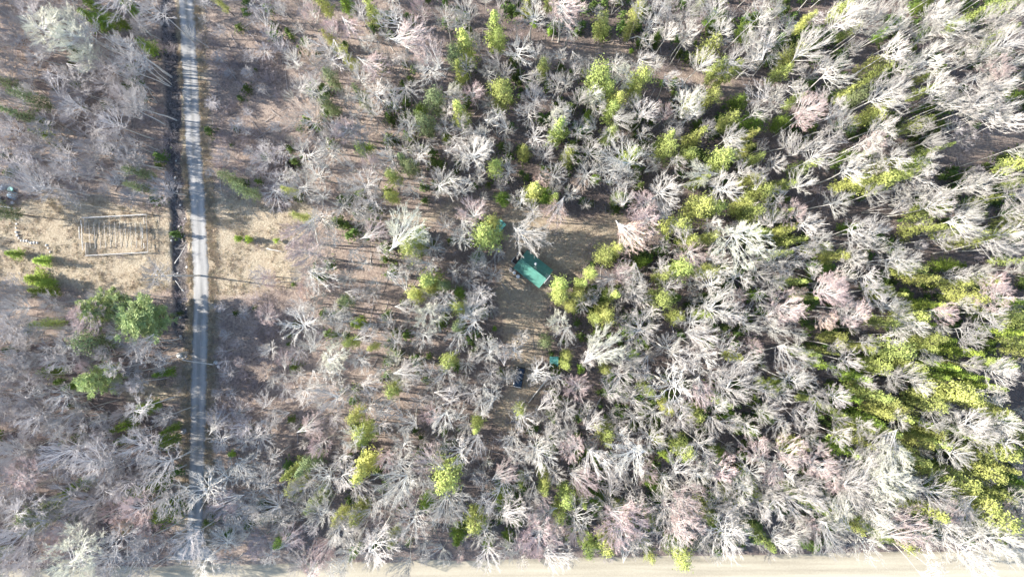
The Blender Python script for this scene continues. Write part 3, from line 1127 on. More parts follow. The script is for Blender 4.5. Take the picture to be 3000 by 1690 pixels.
# ------------------------------------------------------------------ the trees of the photograph
# one line per tile of the photograph (column, row): kind x y radius, in tenths of the enlarged tile
TILES = {
(0, 0): "c 47 27 18;c 64 22 15;c 70 38 16;w 85 30 13;c 86 55 12;w 123 47 17;w 128 60 14;w 112 8 14;w 155 12 14;g 140 25 10;g 30 10 14;g 12 20 10;g 18 38 10;g 38 55 11;g 10 60 10;g 28 75 10;g 55 80 12;g 80 72 12;g 66 105 12;w 75 107 11;w 135 100 13;w 133 110 10;w 113 123 13;g 45 125 13;g 20 100 12;w 8 130 10;g 85 92 9;g 100 140 10;w 120 141 11;g 143 68 9;g 60 140 10;g 30 140 9;d 90 3 8;d 95 20 10;d 105 22 7;d 122 24 8;d 132 8 7;d 150 48 8;y 222 3 5;d 43 135 6;e 38 102 9;e 24 117 9;e 12 85 7",
(1, 0): "p 57 12 9;g 3 10 12;y 70 8 8;d 90 3 9;y 115 9 9;w 138 20 16;w 105 13 9;p 165 8 10;w 190 16 11;w 210 12 12;w 203 25 10;p 243 16 9;y 240 30 12;y 244 45 8;p 160 35 15;p 172 50 14;p 96 30 10;p 76 28 9;w 64 47 10;o 54 58 9;w 39 60 10;y 210 48 14;e 200 60 10;w 212 65 9;y 205 74 8;w 238 60 9;w 250 72 8;w 235 75 9;p 120 68 12;w 106 76 12;w 175 70 13;w 82 55 12;y 77 44 7;y 95 62 8;g 62 70 12;g 55 82 10;w 45 87 11;w 60 93 12;e 79 82 8;w 113 42 9;w 143 60 7;o 48 115 18;w 60 108 9;w 90 97 9;w 105 100 9;e 107 98 9;w 122 97 12;w 140 97 11;e 76 108 8;g 98 115 9;w 117 112 9;p 87 130 11;w 76 130 10;w 101 134 11;w 66 140 10;w 132 137 9;w 151 127 12;d 167 115 9;e 182 105 12;w 200 100 10;c 200 91 7;y 205 115 12;w 195 110 9;w 205 125 10;e 172 128 12;w 190 130 10;w 212 137 10;w 228 137 11;w 241 120 10;y 247 98 14;p 220 93 10;w 232 105 8;w 250 130 9;d 192 140 7;g 15 35 9;g 25 47 8;g 8 52 9;w 157 92 10",
(2, 0): "w 20 12 13;y 15 4 8;y 36 4 6;p 53 8 17;w 58 25 11;w 44 18 9;p 5 25 9;y 89 29 9;s 22 25 5;s 38 32 5;w 130 12 10;y 124 13 7;w 148 5 10;w 155 15 8;w 142 22 10;y 118 31 7;d 147 36 6;w 163 20 8;w 137 38 7;w 158 33 8;w 180 12 11;e 187 8 7;w 203 10 12;d 200 20 8;w 178 30 10;w 175 42 8;w 210 30 12;d 232 35 11;w 244 18 13;w 240 45 11;w 252 40 12;w 228 58 16;y 195 52 11;w 192 62 11;y 203 72 9;y 217 75 9;y 210 81 6;y 199 80 5;w 132 62 12;w 105 64 11;c 112 73 11;y 87 85 16;y 95 95 9;y 126 85 13;y 122 95 8;s 128 43 5;s 120 52 4;w 10 53 14;w 25 50 7;w 35 58 7;w 48 57 7;w 63 72 7;w 76 72 7;w 20 78 9;w 44 84 10;w 52 82 9;w 23 97 12;w 16 112 11;w 68 98 8;w 88 103 10;c 82 95 10;y 104 105 9;w 123 102 7;w 113 120 12;y 98 115 10;w 135 113 12;p 154 113 9;w 174 103 13;y 195 103 10;w 182 112 10;w 160 82 9;w 187 95 8;w 48 115 12;c 44 118 10;y 46 132 12;w 25 136 12;w 70 132 11;w 78 125 8;w 98 137 10;w 133 133 8;y 214 124 9;w 165 130 10;w 196 128 9;y 183 138 10;w 222 138 11;y 235 139 8;y 153 142 10;w 248 92 12;w 250 110 10;d 225 105 10;d 240 125 12;d 77 118 6",
(3, 0): "w 6 10 10;w 18 28 11;y 33 26 6;w 45 48 15;y 20 60 11;y 8 78 8;w 32 70 7;y 70 13 8;y 78 35 5;w 75 20 14;w 95 8 12;w 102 25 11;w 90 15 10;d 152 9 7;w 132 20 10;w 165 15 12;y 203 17 9;w 185 8 9;w 220 15 8;w 245 12 10;y 235 8 8;w 180 27 13;w 160 33 10;w 195 30 10;d 112 37 7;w 125 52 13;w 135 65 12;w 165 60 14;w 150 68 10;w 85 48 8;w 66 75 15;w 60 65 9;y 100 67 7;y 105 76 9;y 80 92 8;w 120 95 17;w 130 85 10;p 230 70 12;w 215 55 12;w 240 42 14;w 250 60 10;w 228 35 9;w 170 85 12;w 200 88 13;w 220 95 13;w 235 85 12;w 210 105 12;w 190 100 11;w 180 95 10;w 240 105 11;w 225 117 12;w 205 115 9;y 150 82 5;y 150 95 6;p 45 110 12;p 35 120 9;w 72 118 10;w 70 108 9;y 105 112 8;y 97 120 9;y 22 104 6;w 8 105 9;d 10 125 9;w 122 122 8;w 65 138 12;w 115 138 13;p 108 140 9;y 142 128 8;w 158 125 7;w 20 140 9;w 30 90 8;w 10 92 7;e 85 100 9;g 185 128 10;g 200 135 10;w 168 142 8;w 245 125 9;y 227 38 6;d 252 95 6;w 50 98 9;w 205 42 9;w 190 55 10",
(0, 1): "g 12 15 13;g 28 12 14;w 22 30 14;w 38 40 13;w 62 20 12;w 68 28 10;g 45 5 12;w 85 3 10;w 110 3 11;g 95 10 9;w 130 12 12;w 137 18 8;e 145 30 7;e 146 45 7;g 165 45 14;w 70 57 8;g 60 48 9;w 160 130 15;e 5 68 9;n 14 110 8;n 42 117 9;n 35 135 12;n 44 140 9;e 235 35 7;e 250 47 8;s 240 95 6;s 250 95 6;g 10 140 10;g 225 10 8",
(1, 1): "g 8 12 12;g 22 8 9;w 52 10 14;w 70 8 12;w 80 8 9;d 110 5 9;w 107 8 6;p 116 20 11;w 150 5 10;w 132 15 12;e 150 18 9;w 165 10 10;w 200 4 10;w 223 8 15;w 205 17 8;y 241 25 9;w 252 25 11;w 60 28 13;w 50 45 15;w 65 52 10;w 35 30 8;w 93 22 9;w 90 40 9;w 98 52 10;w 112 38 14;w 118 45 9;y 140 35 9;w 145 40 7;e 158 25 9;w 166 35 7;w 187 40 14;w 207 40 10;w 155 46 8;y 138 54 7;d 248 55 9;y 37 48 5;g 25 35 14;g 20 50 14;w 115 60 12;w 105 68 12;w 110 78 10;w 62 75 13;y 48 73 6;c 75 80 6;w 85 65 10;p 123 85 12;c 153 82 18;y 165 92 8;y 158 103 13;w 155 107 9;p 220 67 13;w 190 80 9;w 212 85 11;w 205 95 11;y 232 92 16;y 238 80 9;w 180 105 12;w 225 115 10;p 40 95 16;p 48 110 16;w 60 100 11;w 70 115 10;s 22 97 5;w 78 95 9;w 128 108 9;w 100 112 8;w 65 135 15;w 45 132 10;p 50 142 9;g 5 132 9;w 90 135 9;w 142 133 11;w 170 122 12;w 158 120 9;y 175 138 14;w 200 128 10;w 220 125 10;w 215 138 9;w 240 130 10;e 190 142 7;w 110 120 8;w 118 140 8;p 15 138 8",
(2, 1): "w 33 8 10;y 12 10 7;w 58 10 10;w 80 7 12;w 112 15 18;w 100 22 15;w 112 38 12;y 153 8 12;w 135 8 9;w 165 20 9;y 205 17 14;c 186 30 12;y 187 38 8;w 220 5 10;y 240 17 7;y 231 8 6;o 28 34 9;w 44 30 12;w 75 30 12;o 68 40 8;s 85 35 8;w 45 42 8;y 22 48 13;d 33 52 9;y 42 55 8;w 60 50 8;o 42 70 12;w 20 65 9;w 18 92 19;w 8 55 9;w 153 48 16;p 132 58 14;w 150 65 12;p 133 75 13;w 112 52 10;e 105 55 7;w 213 45 15;y 235 37 7;y 245 50 11;y 185 65 16;y 200 66 11;y 228 62 9;y 236 70 11;y 162 83 12;w 170 87 10;y 175 97 10;y 195 95 8;w 203 80 9;c 230 95 22;y 243 90 9;o 122 95 15;o 140 90 9;w 150 103 8;y 92 112 11;y 103 106 8;s 136 117 6;d 130 118 8;w 150 122 9;p 181 113 13;y 167 125 13;y 192 128 10;w 118 128 10;p 110 130 11;w 93 137 12;y 78 130 8;w 125 137 12;y 148 133 9;w 210 125 11;w 197 138 12;w 225 135 14;w 250 130 11;w 248 115 11;w 160 140 12;y 48 142 10;y 70 140 8;w 205 112 9;w 250 72 8;w 247 32 9;w 230 25 9",
(3, 1): "w 50 12 15;w 28 2 9;w 10 20 9;w 35 38 12;y 14 43 6;y 3 42 5;w 67 58 13;w 10 52 9;p 28 68 11;w 3 72 11;w 40 82 12;y 23 97 8;y 12 87 7;w 52 96 11;w 40 105 9;w 90 88 15;w 110 85 14;w 88 100 12;w 125 15 12;w 105 18 10;w 100 5 9;y 165 6 6;w 85 27 14;y 100 40 13;y 120 36 10;y 138 27 9;w 163 17 9;w 158 32 11;d 150 18 7;w 107 52 11;w 130 48 10;w 147 50 9;w 135 60 8;w 175 50 10;y 155 68 12;y 152 85 9;w 172 62 12;w 212 43 12;w 200 40 9;y 244 22 10;w 245 30 8;y 241 40 6;w 250 50 13;y 222 55 7;w 205 65 10;w 250 70 10;w 195 80 14;w 205 85 11;y 180 88 8;y 222 92 8;w 178 95 10;y 190 100 7;w 245 88 9;y 240 78 8;w 225 105 10;w 245 103 10;y 62 113 9;w 5 115 12;w 88 115 10;w 125 117 15;w 140 118 13;w 45 125 8;w 25 117 8;d 175 122 9;y 148 135 8;p 65 140 11;w 78 130 9;w 105 135 12;w 215 132 10;y 245 117 6;w 248 122 8;p 230 140 10;y 205 138 8;y 22 138 8;w 7 138 9;y 180 140 7;w 195 132 8;w 15 128 9",
(0, 2): "W 111 18 20;W 152 30 27;W 108 88 19;e 103 52 14;p 82 27 14;w 15 20 12;w 8 38 13;w 20 45 14;d 45 2 8;y 54 35 6;w 70 52 14;w 75 43 9;w 140 62 13;w 150 55 9;w 160 70 9;g 135 85 11;w 50 62 13;w 55 72 11;w 72 75 10;w 10 80 14;w 15 68 11;p 86 80 9;d 60 82 6;d 78 97 8;w 30 92 10;w 25 105 12;w 60 112 13;w 45 125 13;w 75 110 8;w 10 125 10;w 80 140 12;w 30 135 13;w 60 140 12;w 140 120 13;d 152 118 9;d 125 138 9;d 170 142 6;w 165 130 9;d 165 85 7;w 100 135 10;g 220 130 12;g 240 125 10;g 225 75 7;p 240 75 5;g 245 140 11",
(1, 2): "o 53 7 10;w 63 6 9;w 45 17 11;p 13 28 11;w 40 34 17;w 52 20 10;w 80 25 12;w 57 52 13;e 93 13 8;w 100 5 8;w 115 7 8;y 162 6 9;w 175 8 8;y 177 2 7;d 205 4 7;w 225 6 12;w 152 17 9;w 190 16 12;y 205 18 9;c 173 26 14;w 222 18 12;w 87 32 12;d 102 35 8;w 132 33 8;w 215 35 14;e 203 38 9;s 240 40 4;w 85 45 9;y 98 53 7;y 120 58 5;w 110 45 10;w 138 52 12;w 168 48 12;w 200 52 11;w 235 60 12;w 220 68 8;y 195 72 10;w 211 77 8;c 78 72 13;w 73 80 11;w 107 73 11;p 93 75 7;o 9 83 8;p 27 68 9;w 12 62 9;g 40 65 9;c 140 70 8;w 158 82 12;c 145 88 9;w 125 85 9;w 188 85 11;w 172 80 9;w 60 95 9;w 72 110 16;w 50 105 11;p 58 137 11;w 115 98 10;w 112 108 9;y 140 100 9;w 152 97 7;w 178 95 9;w 195 105 11;w 207 95 9;w 218 105 9;w 235 85 11;w 250 90 9;w 235 105 10;w 165 112 10;w 132 122 11;w 113 120 11;y 103 125 9;y 110 140 10;w 128 137 10;w 152 133 11;w 230 118 10;w 205 125 9;w 188 132 13;p 178 128 9;y 222 137 8;w 10 112 9;w 20 130 10;w 5 142 9;w 95 105 9;g 30 105 9;w 25 90 9;w 210 140 8;w 247 65 9;w 178 110 8",
(2, 2): "y 47 7 10;y 65 6 9;y 100 6 10;w 82 8 8;y 58 18 7;w 70 14 9;w 113 6 9;y 91 26 11;y 146 11 13;y 162 28 8;y 83 30 7;c 45 33 10;w 105 16 6;w 125 3 11;w 132 13 8;w 128 40 19;w 142 25 9;w 205 17 16;w 185 35 15;w 195 50 13;w 220 25 12;w 250 8 12;w 240 35 13;p 225 8 9;w 52 47 10;e 33 53 8;w 3 60 10;w 10 48 7;c 96 57 17;w 118 68 13;y 54 66 6;y 53 75 6;s 69 80 7;w 76 73 7;w 27 83 12;w 2 87 7;w 44 92 11;p 64 97 12;w 37 113 10;w 8 118 7;y 8 120 7;w 12 133 12;w 27 128 7;w 42 132 8;w 57 122 10;w 75 118 7;w 82 133 12;w 105 90 14;w 100 103 11;w 120 82 12;w 132 82 10;w 158 58 13;w 175 72 12;w 190 70 13;w 235 73 15;y 92 80 6;y 133 100 8;w 126 112 14;w 113 108 9;w 164 100 20;w 168 82 10;w 222 95 20;w 205 90 12;y 153 118 7;w 170 125 14;y 180 123 9;p 190 108 12;w 145 128 11;w 124 132 11;y 94 140 9;w 103 127 8;w 240 92 10;w 255 105 9;w 205 115 12;w 238 140 10;d 217 125 8;w 200 138 10;w 215 55 10;p 243 58 8;y 218 66 7;w 252 125 10;w 105 138 9;w 55 140 11;w 160 140 9;w 222 135 9;e 40 128 6",
(3, 2): "p 20 20 16;o 31 4 6;w 5 30 11;w 8 42 12;y 35 9 6;p 65 5 14;w 105 5 13;p 88 25 14;w 75 20 12;o 57 32 9;y 109 33 8;w 120 15 10;w 133 18 8;n 158 16 8;n 148 17 7;n 164 26 8;y 135 27 10;w 135 29 8;n 149 35 8;w 135 40 9;y 190 10 12;w 200 16 8;p 228 5 14;n 246 14 7;y 250 30 13;w 225 27 15;p 178 25 10;w 205 48 13;n 232 43 10;y 245 52 8;y 250 62 9;w 30 48 8;y 61 48 7;y 87 57 8;w 70 58 8;y 117 60 14;w 100 57 9;w 130 52 9;y 155 48 9;n 170 50 7;n 163 60 8;n 192 63 10;y 147 58 7;w 20 70 15;w 40 72 9;n 52 76 8;y 55 63 5;w 85 73 10;y 102 75 8;n 109 83 6;n 86 88 9;y 134 77 10;w 128 90 11;w 145 85 9;n 170 77 9;n 160 86 9;w 165 70 7;y 187 75 5;n 189 86 7;n 202 87 6;w 205 75 8;w 235 85 13;n 215 97 9;w 230 110 9;w 25 90 13;w 37 93 9;w 70 80 8;w 70 108 12;w 48 112 11;y 60 121 7;w 15 108 9;y 105 108 14;y 100 105 12;y 118 115 9;y 121 125 10;n 96 130 11;y 105 122 8;w 103 95 7;y 178 103 15;y 190 110 11;y 150 112 13;w 155 97 9;w 40 128 12;w 5 120 9;w 10 138 11;w 70 130 9;y 110 140 10;y 85 138 9;w 98 140 9;n 147 132 7;w 130 133 10;y 155 142 8;w 185 125 9;w 170 133 10;y 215 118 9;y 225 125 7;w 205 135 14;w 240 135 12;w 225 140 10;w 238 80 8;w 150 40 8;w 172 42 7;w 190 142 9",
(0, 3): "w 32 13 10;w 52 15 10;w 56 19 9;w 75 8 9;w 85 8 7;w 8 10 8;w 10 28 9;p 15 25 9;w 90 20 10;w 84 30 7;w 35 35 9;e 28 42 7;e 27 50 4;w 46 40 9;w 12 45 10;w 20 52 9;w 62 32 7;w 72 33 7;d 73 36 5;p 66 46 7;p 77 42 8;o 70 53 5;p 82 52 6;w 95 40 8;d 97 43 8;d 92 28 6;w 38 55 7;p 33 60 7;o 28 66 6;w 20 66 8;w 8 60 9;c 44 70 14;w 66 63 10;w 82 64 8;w 88 68 7;w 112 32 11;w 125 25 10;p 125 40 9;w 140 22 9;w 135 47 11;w 108 62 9;w 128 61 9;w 141 44 8;w 145 35 6;p 144 66 5;w 115 75 7;w 130 76 7;d 97 4 5;w 15 75 6;w 55 75 9;d 45 30 5;w 45 58 7;w 2 38 7;d 2 68 4;w 125 3 7;w 138 4 6;s 132 12 3;w 76 75 7",
(1, 3): "w 6 25 10;w 9 42 10;w 3 5 7;y 21 21 4;e 30 18 6;w 38 26 8;w 25 32 8;y 25 28 5;w 50 25 8;p 35 8 6;w 56 3 7;y 63 2 5;o 53 8 4;w 50 14 6;y 62 20 8;w 60 33 6;y 60 43 6;p 74 15 6;w 85 18 8;w 82 28 11;w 76 35 8;p 97 15 8;w 83 5 7;y 109 22 10;w 115 12 8;w 123 7 7;w 106 6 5;w 97 28 6;p 86 40 7;d 98 38 6;w 109 40 11;w 112 44 7;w 100 51 4;w 88 50 10;w 83 58 6;w 70 42 7;y 49 46 4;w 47 57 8;w 57 50 6;w 36 45 9;e 35 38 6;p 21 59 7;p 38 67 6;p 33 75 7;w 24 72 7;w 15 52 7;w 20 45 6;p 2 62 8;w 8 70 6;d 15 60 4;w 51 70 7;w 45 78 7;w 67 65 10;w 66 72 6;d 56 68 4;y 79 57 4;w 82 75 7;w 97 68 6;y 125 47 7;d 115 58 6;d 127 52 5;w 128 57 8;p 116 70 3;w 132 71 8;p 143 22 6;w 143 30 7;d 140 38 7;w 141 45 6;d 143 60 4;w 132 40 6;w 127 27 5;w 145 5 6;w 72 58 6;w 143 68 6;d 132 62 4",
(2, 3): "w 3 12 6;w 14 8 8;w 30 3 7;p 35 7 7;w 17 13 8;w 22 2 7;y 52 2 5;w 46 6 4;w 65 13 11;w 63 5 7;p 76 23 6;w 80 3 8;y 95 7 7;w 107 7 8;d 116 10 4;p 138 9 7;w 135 20 8;w 112 18 6;w 97 17 8;p 43 29 7;w 57 28 8;w 47 17 8;w 37 24 6;y 18 23 4;y 18 29 4;w 25 25 5;w 59 22 6;w 8 24 5;y 5 25 3;y 30 34 6;y 26 43 5;y 39 35 5;w 38 45 9;w 53 41 7;w 71 39 7;w 87 42 10;p 97 40 9;w 94 47 6;p 97 52 9;y 108 42 6;y 75 44 4;w 80 49 6;p 24 52 6;w 15 48 7;p 35 56 6;p 13 60 10;p 60 53 10;p 70 50 9;w 66 60 8;w 73 58 8;y 42 62 5;y 52 60 6;y 76 65 4;y 93 66 7;w 92 57 9;w 120 56 11;w 125 62 9;w 109 62 7;w 126 42 8;w 130 30 8;y 122 33 5;w 118 30 7;w 115 38 6;w 88 28 6;w 105 23 7;w 100 30 6;y 139 35 5;w 143 33 6;w 143 43 7;w 138 26 5;d 79 28 5;d 60 47 5;w 128 53 7;y 140 58 6;w 26 70 9;w 2 66 7;w 2 45 8;w 12 36 5;p 18 40 5;d 48 38 6;y 62 43 5;p 120 22 7",
(3, 3): "p 30 18 9;p 13 13 8;y 10 8 4;y 15 5 4;w 40 2 6;n 42 9 6;w 25 5 6;y 48 3 6;w 63 8 9;c 68 17 11;w 55 22 11;c 66 27 12;w 75 30 10;y 77 12 7;y 88 20 7;y 80 3 5;y 88 3 6;y 71 5 4;y 99 5 5;w 108 12 8;y 123 8 8;y 117 20 7;y 126 17 5;w 134 5 8;w 122 2 7;y 102 24 7;w 97 35 10;y 112 35 7;y 125 33 5;y 119 43 11;p 103 46 6;p 134 46 6;w 120 52 8;y 131 55 4;y 84 40 9;c 38 42 9;w 43 38 8;y 42 48 6;w 52 33 9;w 46 27 9;w 60 38 8;w 64 44 9;c 62 51 7;y 68 57 7;y 57 52 5;p 81 54 10;w 28 36 9;w 17 40 8;w 3 43 8;y 13 32 5;p 37 27 7;w 10 22 8;p 2 24 6;w 18 55 7;p 22 53 6;w 10 61 7;w 34 60 10;w 58 65 9;w 105 57 9;w 117 66 10;w 121 74 7;w 130 60 10;w 140 65 9;w 143 55 7;w 145 40 7;d 138 10 5;d 135 25 6;w 95 78 5;y 146 3 4;w 108 45 8;w 22 30 7;w 5 33 6;w 100 50 7;w 88 60 7;d 91 50 4;d 133 33 5;w 140 52 6;e 143 30 5",
}
ROWY = (0, 423, 845, 1267)
TREES = []
for (cx, cy), txt in TILES.items():
    f = 5.16 if cy == 3 else 2.915
    for it in txt.split(';'):
        k, x, y, r = it.split()
        TREES.append([k, cx * 750 + float(x) * f, ROWY[cy] + float(y) * f, float(r) * f])


def shape_of(k, px, py, rp):
    """style, total height and crown radius of a listed tree"""
    rm = rp / PPM * 0.9
    tall = px > 2150 and py < 900
    if k in 'wgpoc':
        h = 9.0 + 3.1 * rm + R.uniform(-1.2, 1.2)
        if k == 'g':
            h = 6.0 + 1.6 * rm
        if px > 2000:
            h += 1.5
        if tall and px + (845 - py) * 1.2 > 3000:
            h += 2.5
        if 600 < px < 860 and (py < 600 or py > 860):
            h = min(h, 7.5)
        h = min(h, 21)
        if 1000 < px < 1530 and 715 < py < 850:
            h = min(h, max(5.0, 2.2 + (1540 - px) / PPM * 0.53))
        if k in 'poc':
            st = 'fuzzy'
        elif rm > 2.7:
            st = R.choice(['broad', 'round', 'round'])
        elif tall and R.random() < 0.7:
            st = 'slim'
        else:
            st = R.choices(['round', 'slim', 'broad', 'fuzzy', 'clump'], [5, 2, 2, 1.2, 0.8])[0]
        if k == 'g':
            st = R.choice(['fuzzy', 'clump', 'round'])
        return st, h, rm * 1.22
    if k == 'n':
        if px < 300:
            return 'spire', 2.2 + 1.5 * rm, rm * 1.1
        return 'spire', 7 + 3.8 * rm, rm * 1.2
    if k == 'W':
        return 'pine', 15.5, rm * 1.32
    if k == 's':
        return 'shrub', 1.4 + rm * 0.7, rm
    if k == 'd':
        return R.choice(['round', 'spire']), 5 + 2.8 * rm, rm * 1.25
    return ('round' if R.random() < 0.72 else 'spire'), 10.5 + 2.9 * rm, rm * 1.25


NOM = {'round': (16, 2.4), 'slim': (16, 2.4), 'broad': (16, 2.4), 'fuzzy': (16, 2.4), 'clump': (16, 2.4)}
NOME = {'spire': (13, 2.1), 'round': (12, 2.6), 'pine': (16, 4.4), 'shrub': (2.2, 1.3)}

COLS = [(250, 'at the far left'), (560, 'left of the driveway'), (900, 'right of the driveway'), (1200, 'left of centre'),
        (1600, 'near the centre'), (2050, 'right of centre'), (2550, 'on the right side'), (9999, 'at the far right')]
ROWS = [(200, 'along the top edge'), (480, 'in the upper part'), (845, 'upper middle'), (1200, 'lower middle'),
        (1480, 'in the lower part'), (9999, 'along the bottom road')]
ORD = 'first second third fourth fifth sixth seventh eighth ninth tenth eleventh twelfth thirteenth fourteenth fifteenth sixteenth seventeenth eighteenth nineteenth twentieth'.split()
LOOK = {'w': 'pale grey bare tree', 'g': 'dull grey bare tree', 'p': 'pink-budded bare tree', 'o': 'orange-budded bare tree', 'c': 'cream-twigged bare tree',
        'y': 'yellow-green evergreen', 'd': 'dark green evergreen', 'e': 'grey-green evergreen', 'n': 'pointed green spruce', 's': 'bright green shrub', 'W': 'large plumed pine'}
NAME = {'w': 'bare_tree', 'g': 'bare_tree', 'p': 'budding_tree', 'o': 'budding_tree', 'c': 'budding_tree', 'y': 'evergreen_tree', 'd': 'evergreen_tree',
        'e': 'evergreen_tree', 'n': 'spruce_tree', 's': 'green_shrub', 'W': 'pine_tree'}
CAT = {'w': 'bare tree', 'g': 'bare tree', 'p': 'budding tree', 'o': 'budding tree', 'c': 'budding tree', 'y': 'evergreen', 'd': 'evergreen', 'e': 'evergreen',
       'n': 'spruce', 's': 'shrub', 'W': 'pine'}
GRP = {'bare_tree': 'bare trees of the wood', 'budding_tree': 'bare trees in bud', 'evergreen_tree': 'evergreens among the bare trees',
       'spruce_tree': 'pointed spruces', 'green_shrub': 'low green shrubs', 'pine_tree': 'large pines left of the driveway'}


def size_word(k, r):
    if k in 'wgpoc':
        return 'broad' if r > 40 else ('mid-sized' if r > 31 else 'small')
    return 'large' if r > 32 else ('mid-sized' if r > 24 else 'small')


BAND = [(1550, 200), (2300, 300), (3000, 700), (3000, 1560), (2050, 1560), (1650, 900)]
ge = random.Random(77)
extra = 0
while extra < 45:
    px, py = ge.uniform(1550, 2990), ge.uniform(200, 1560)
    if inside(BAND, px, py) and not inside(CABIN, px, py) and not inside(GLADE, px, py) and min((t[1] - px) ** 2 + (t[2] - py) ** 2 for t in TREES if t[0] not in 'wg') > 42 ** 2:
        TREES.append([ge.choice('yyyndd'), px, py, ge.uniform(17, 27)])
        extra += 1
# the 300 bare trees that show largest are things of their own; the rest of them belong to the woodland mass
bare = sorted([t for t in TREES if t[0] in 'wg' and -30 < t[1] < 3030 and t[2] < 1690], key=lambda t: -t[3])
single = bare[:300]
rest = [t for t in bare[300:]]
things = single + [t for t in TREES if t[0] not in 'wg']
cells = {}
for t in things:
    k, px, py, r = t
    key = (LOOK[k], size_word(k, r), next(n for lim, n in ROWS if py < lim), next(n for lim, n in COLS if px < lim))
    cells.setdefault(key, []).append(t)
labels = {}
for (look, sz, row, col), v in cells.items():
    v.sort(key=lambda t: t[1])
    for i, t in enumerate(v):
        if len(v) == 1:
            labels[id(t)] = f"{sz} {look} {row} {col}"
        else:
            labels[id(t)] = f"{sz} {look}, {ORD[i]} from left, {row} {col}"
SPECIAL = {('W', 0): 'large yellow-green pine above the other two pines, left of the driveway', ('W', 1): 'widest plumed pine beside the dark ditch of the driveway',
           ('W', 2): 'lowest of the plumed pines, bright yellow-green, left of the driveway'}
wi = 0
for t in things:
    if t[0] == 'W':
        labels[id(t)] = SPECIAL[('W', wi)]
        wi += 1
    if t[0] == 'w' and abs(t[1] - 1552) < 4 and abs(t[2] - 691) < 5:
        labels[id(t)] = 'broad grey bare tree overhanging the upper edge of the green cabin roof'


def place_tree(t):
    k, px, py, rp = t
    st, h, rm = shape_of(k, px, py, rp)
    deciduous = k in 'wgpoc'
    hc = h * (0.86 if deciduous else (0.5 if k != 's' else 0.5))
    X, Y = gp(px, py, hc)
    gx, gy = 1500 + X * PPM, 845 - Y * PPM
    z = ground_z(gx, gy)
    if deciduous:
        mt, mc = R.choice(BARE[st])
        nh, nr = NOM[st]
    else:
        mt, mc = R.choice(EVER[st])
        nh, nr = NOME[st]
    nm = NAME[k]
    ro = root(nm, (X, Y, z), labels[id(t)], CAT[k], GRP[nm], R.uniform(0, 6.28))
    ro.scale = (rm / nr, rm / nr, h / nh)
    trunk = link('trunk', mt, ro)
    crown = link('crown', mc, ro)
    slot = 1 if deciduous else 0
    crown.material_slots[slot].link = 'OBJECT'
    crown.material_slots[slot].material = M[k] if not (k in 'wg' and px < 560) else M['shade_twig']
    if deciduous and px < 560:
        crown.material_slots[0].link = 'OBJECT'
        crown.material_slots[0].material = M['shade_bark']
    return ro


for t in things:
    place_tree(t)


# ------------------------------------------------------------------ masses that nobody could count
def scatter(name, pts, variants):
    """one object: mesh copies on points; pts = (x, y, z, rot, sxy, sz, variant)"""
    col = bpy.data.collections.new(name + '_sources')
    for i, me in enumerate(variants):
        o = bpy.data.objects.new('source_%s_%02d' % (name, i), me)
        col.objects.link(o)
    me = bpy.data.meshes.new(name)
    me.from_pydata([p[:3] for p in pts], [], [])
    for an, ty, key in (('rot', 'FLOAT_VECTOR', lambda p: (0, 0, p[3])), ('scl', 'FLOAT_VECTOR', lambda p: (p[4], p[4], p[5]))):
        a = me.attributes.new(an, ty, 'POINT')
        a.data.foreach_set('vector', [c for p in pts for c in key(p)])
    a = me.attributes.new('idx', 'INT', 'POINT')
    a.data.foreach_set('value', [p[6] for p in pts])
    o = link(name, me)
    o['kind'] = 'stuff'
    ng = bpy.data.node_groups.new(name, 'GeometryNodeTree')
    ng.interface.new_socket('Geometry', in_out='INPUT', socket_type='NodeSocketGeometry')
    ng.interface.new_socket('Geometry', in_out='OUTPUT', socket_type='NodeSocketGeometry')
    n, l = ng.nodes, ng.links
    gi, go = n.new('NodeGroupInput'), n.new('NodeGroupOutput')
    ip = n.new('GeometryNodeInstanceOnPoints')
    ci = n.new('GeometryNodeCollectionInfo')
    ci.inputs['Collection'].default_value = col
    ci.inputs['Separate Children'].default_value = True
    ci.inputs['Reset Children'].default_value = True
    ip.inputs['Pick Instance'].default_value = True

    def named(nm, ty):
        q = n.new('GeometryNodeInputNamedAttribute')
        q.data_type = ty
        q.inputs['Name'].default_value = nm
        return q.outputs['Attribute']
    l.new(gi.outputs[0], ip.inputs['Points'])
    l.new(ci.outputs[0], ip.inputs['Instance'])
    l.new(named('idx', 'INT'), ip.inputs['Instance Index'])
    l.new(named('rot', 'FLOAT_VECTOR'), ip.inputs['Rotation'])
    l.new(named('scl', 'FLOAT_VECTOR'), ip.inputs['Scale'])
    l.new(ip.outputs[0], go.inputs[0])
    md = o.modifiers.new('scatter', 'NODES')
    md.node_group = ng
    return o


def joined_tree(pair, i, twig, bark='bark'):
    """trunk and crown of a variant in one mesh for the woodland mass"""
    mt, mc = pair
    vs = [v.co.copy() for v in mt.vertices] + [v.co.copy() for v in mc.vertices]
    off = len(mt.vertices)
    fs = [tuple(p.vertices) for p in mt.polygons] + [tuple(off + k for k in p.vertices) for p in mc.polygons]
    mi = [0] * len(mt.polygons) + [p.material_index + 1 for p in mc.polygons]
    me = bpy.data.meshes.new('woodland_tree')
    me.from_pydata(vs, [], fs)
    for m in (M['trunk'], M[bark], M[twig]):
        me.materials.append(m)
    me.polygons.foreach_set('material_index', mi)
    me.update()
    return me


